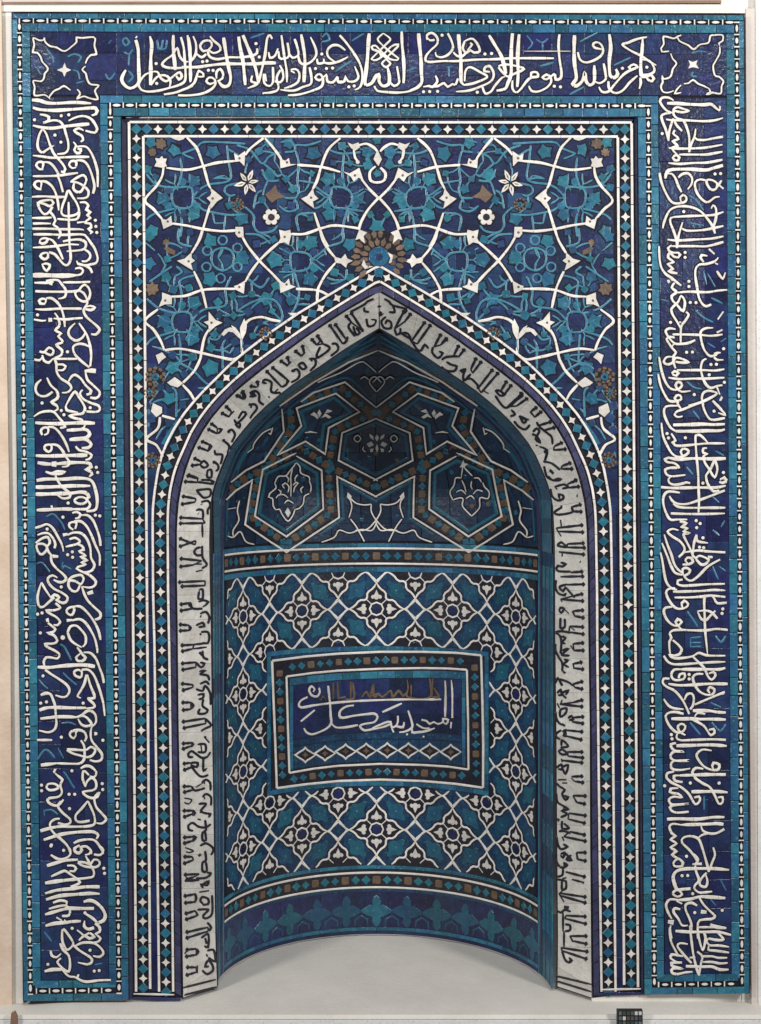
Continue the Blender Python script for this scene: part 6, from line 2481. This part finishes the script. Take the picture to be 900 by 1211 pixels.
# ------------------------------------------------------------------ setting
def box(mb, x0, x1, y0, y1, z0, z1, bev=0):
    v = [Vector((x, y, z)) for x in (x0, x1) for y in (y0, y1) for z in (z0, z1)]
    mb.add(v, [(0,1,3,2),(4,6,7,5),(0,4,5,1),(2,3,7,6),(0,2,6,4),(1,5,7,3)])
def struct(name, mb, key): o = link(name, mb, M[key]); o['kind'] = 'structure'; return o
# floor slab: runs back under the niche, front edge just ahead of the frame
mb = MB()
xs = [-2.6, 2.6]; mb.add([Vector(p) for p in ((-2.6,-.10,0),(2.6,-.10,0),(2.6,1.0,0),(-2.6,1.0,0))], [(0,1,2,3)])
mb.add([Vector(p) for p in ((-2.6,-.10,0),(2.6,-.10,0),(2.6,-.112,-.012),(-2.6,-.112,-.012))], [(0,1,2,3)])
struct('floor', mb, 'floor')
mb = MB(); pts = [N_(-1.57+3.14*i/60, FLOOR) for i in range(61)]; cen = world(XC, FLOOR, D1)  # thin uneven grey line laid flat where the niche wall meets the floor
vs = []
for p in pts:
    d_ = (cen-p); d_.z = 0; d_.normalize(); vs += [p-d_*.01+Vector((0,0,.004)), p+d_*random.uniform(.006,.013)+Vector((0,0,.004))]
mb.add(vs, [(2*i, 2*i+1, 2*i+3, 2*i+2) for i in range(60)])
struct('contact_line', mb, 'grey')
mb = MB(); box(mb, -2.6, 2.6, -.118, .3, -.60, -.0145); struct('ledge', mb, 'paint')
# wall behind and around the frame
mb = MB(); th = .10
xl, xr, zt = -1.455, 1.432, (FLOOR-15)/U
box(mb, -3.2, xl, .02, .14, 0, 4.6); box(mb, xr+.0, 3.2, .02, .14, 0, 4.6); box(mb, xl, xr, .02, .14, zt+.002, 4.6)
struct('wall', mb, 'plaster')
mb = MB(); box(mb, -1.0, 1.0, 1.05, 1.1, -.1, 3.2); struct('back_wall', mb, 'plaster')
def thing(name, label, cat, group=None):
    o = bpy.data.objects.new(name, None); C.objects.link(o); o['label'] = label; o['category'] = cat
    if group: o['group'] = group
    return o
def slab(P0, P1, d0, d1, mb):    # vertical board whose front edges are survey lines at depth d0
    pass
def board(name, pts, d0, d1, key, parent=None):   # pts: screen-survey outline of the front face at depth d0
    mb = MB(); n = len(pts); f = [unproj(x, y, d0) for x, y in pts]
    b = [Vector((v.x, d1/U, v.z)) for v in f]
    mb.add(f+b, [tuple(range(n))]+[(i, (i+1) % n, n+(i+1) % n, n+i) for i in range(n)])
    return link(name, mb, M[key], parent)
a = thing('timber_post', 'pale tan wooden post at the left edge beside the tiled frame', 'post')
board('post_face', [(-40,-30),(1,-30),(6,300),(11,600),(13,900),(14,1192),(-40,1192)], -4, 8, 'wood', a)
a = thing('filler_strip', 'narrow cream strip between the tan post and the tiled frame', 'strip')
board('strip_face', [(1.5,5.5),(13.2,5.5),(13.5,16),(27.5,1191),(14.5,1191),(13.5,900),(11.5,600),(6.5,300)], 1, 6, 'plaster', a)
a = thing('timber_post', 'beige painted post along the right side of the tiled frame', 'post')
board('post_face', [(882,10),(893,10),(896.5,1191),(889,1191)], -2, 8, 'beige', a)
a = thing('lintel_board', 'cream lintel board lying over the top of the tiled frame', 'board')
board('lintel_face', [(-40,5),(856,5),(881,5),(881.5,15.5),(450,14.5),(-40,13.5)], -1, 6, 'plaster', a)
a = thing('ceiling_rail', 'thin brown rail along the top edge above the cream lintel', 'rail')
board('rail_face', [(-40,2.6),(853,.5),(853,3.6),(-40,4.6)], -3, 6, 'brown', a)
board('rail_back', [(-40,-30),(853,-30),(853,.2),(-40,2.3)], -2, 6, 'beige', a)
a = thing('metal_upright', 'pale grey upright at the top right corner outside the beige post', 'upright')
board('upright_face', [(893.5,-30),(912,-30),(914,1191),(897,1191)], -3, 8, 'paint', a)
for nm, pts in (('sill', [(700,1168),(889,1168),(889,1187.6),(700,1187.6)]), ('sill', [(26,1176),(214,1176),(214,1187.6),(26,1187.6)])):
    o = board(nm, pts, 7, 12, 'plaster'); o['kind'] = 'structure'
a = thing('hinge_bracket', 'small dark bracket at the bottom left corner below the tan post', 'bracket')
board('bracket_plate', [(13,1199),(17,1197),(20,1203),(20,1216),(12,1216)], -42, -37, 'brown', a)
# colour chart
a = thing('colour_chart', 'small black calibration chart with tiny swatches standing before the ledge', 'chart')
cb = board('chart_card', [(730,1194.5),(760,1194.5),(760.5,1236),(730.5,1236)], -43, -38.5, 'chart', a)
for r in range(3):
    for c in range(6):
        board('swatch', [(732+c*4.7,1196.5+r*6),(735.3+c*4.7,1196.5+r*6),(735.3+c*4.7,1200.5+r*6),(732+c*4.7,1200.5+r*6)], -43.8, -43.1, 'whitew' if (r, c) in ((0,4),(0,5),(1,1)) else 'ochre' if (r, c) == (1,2) else 'swatch', a)
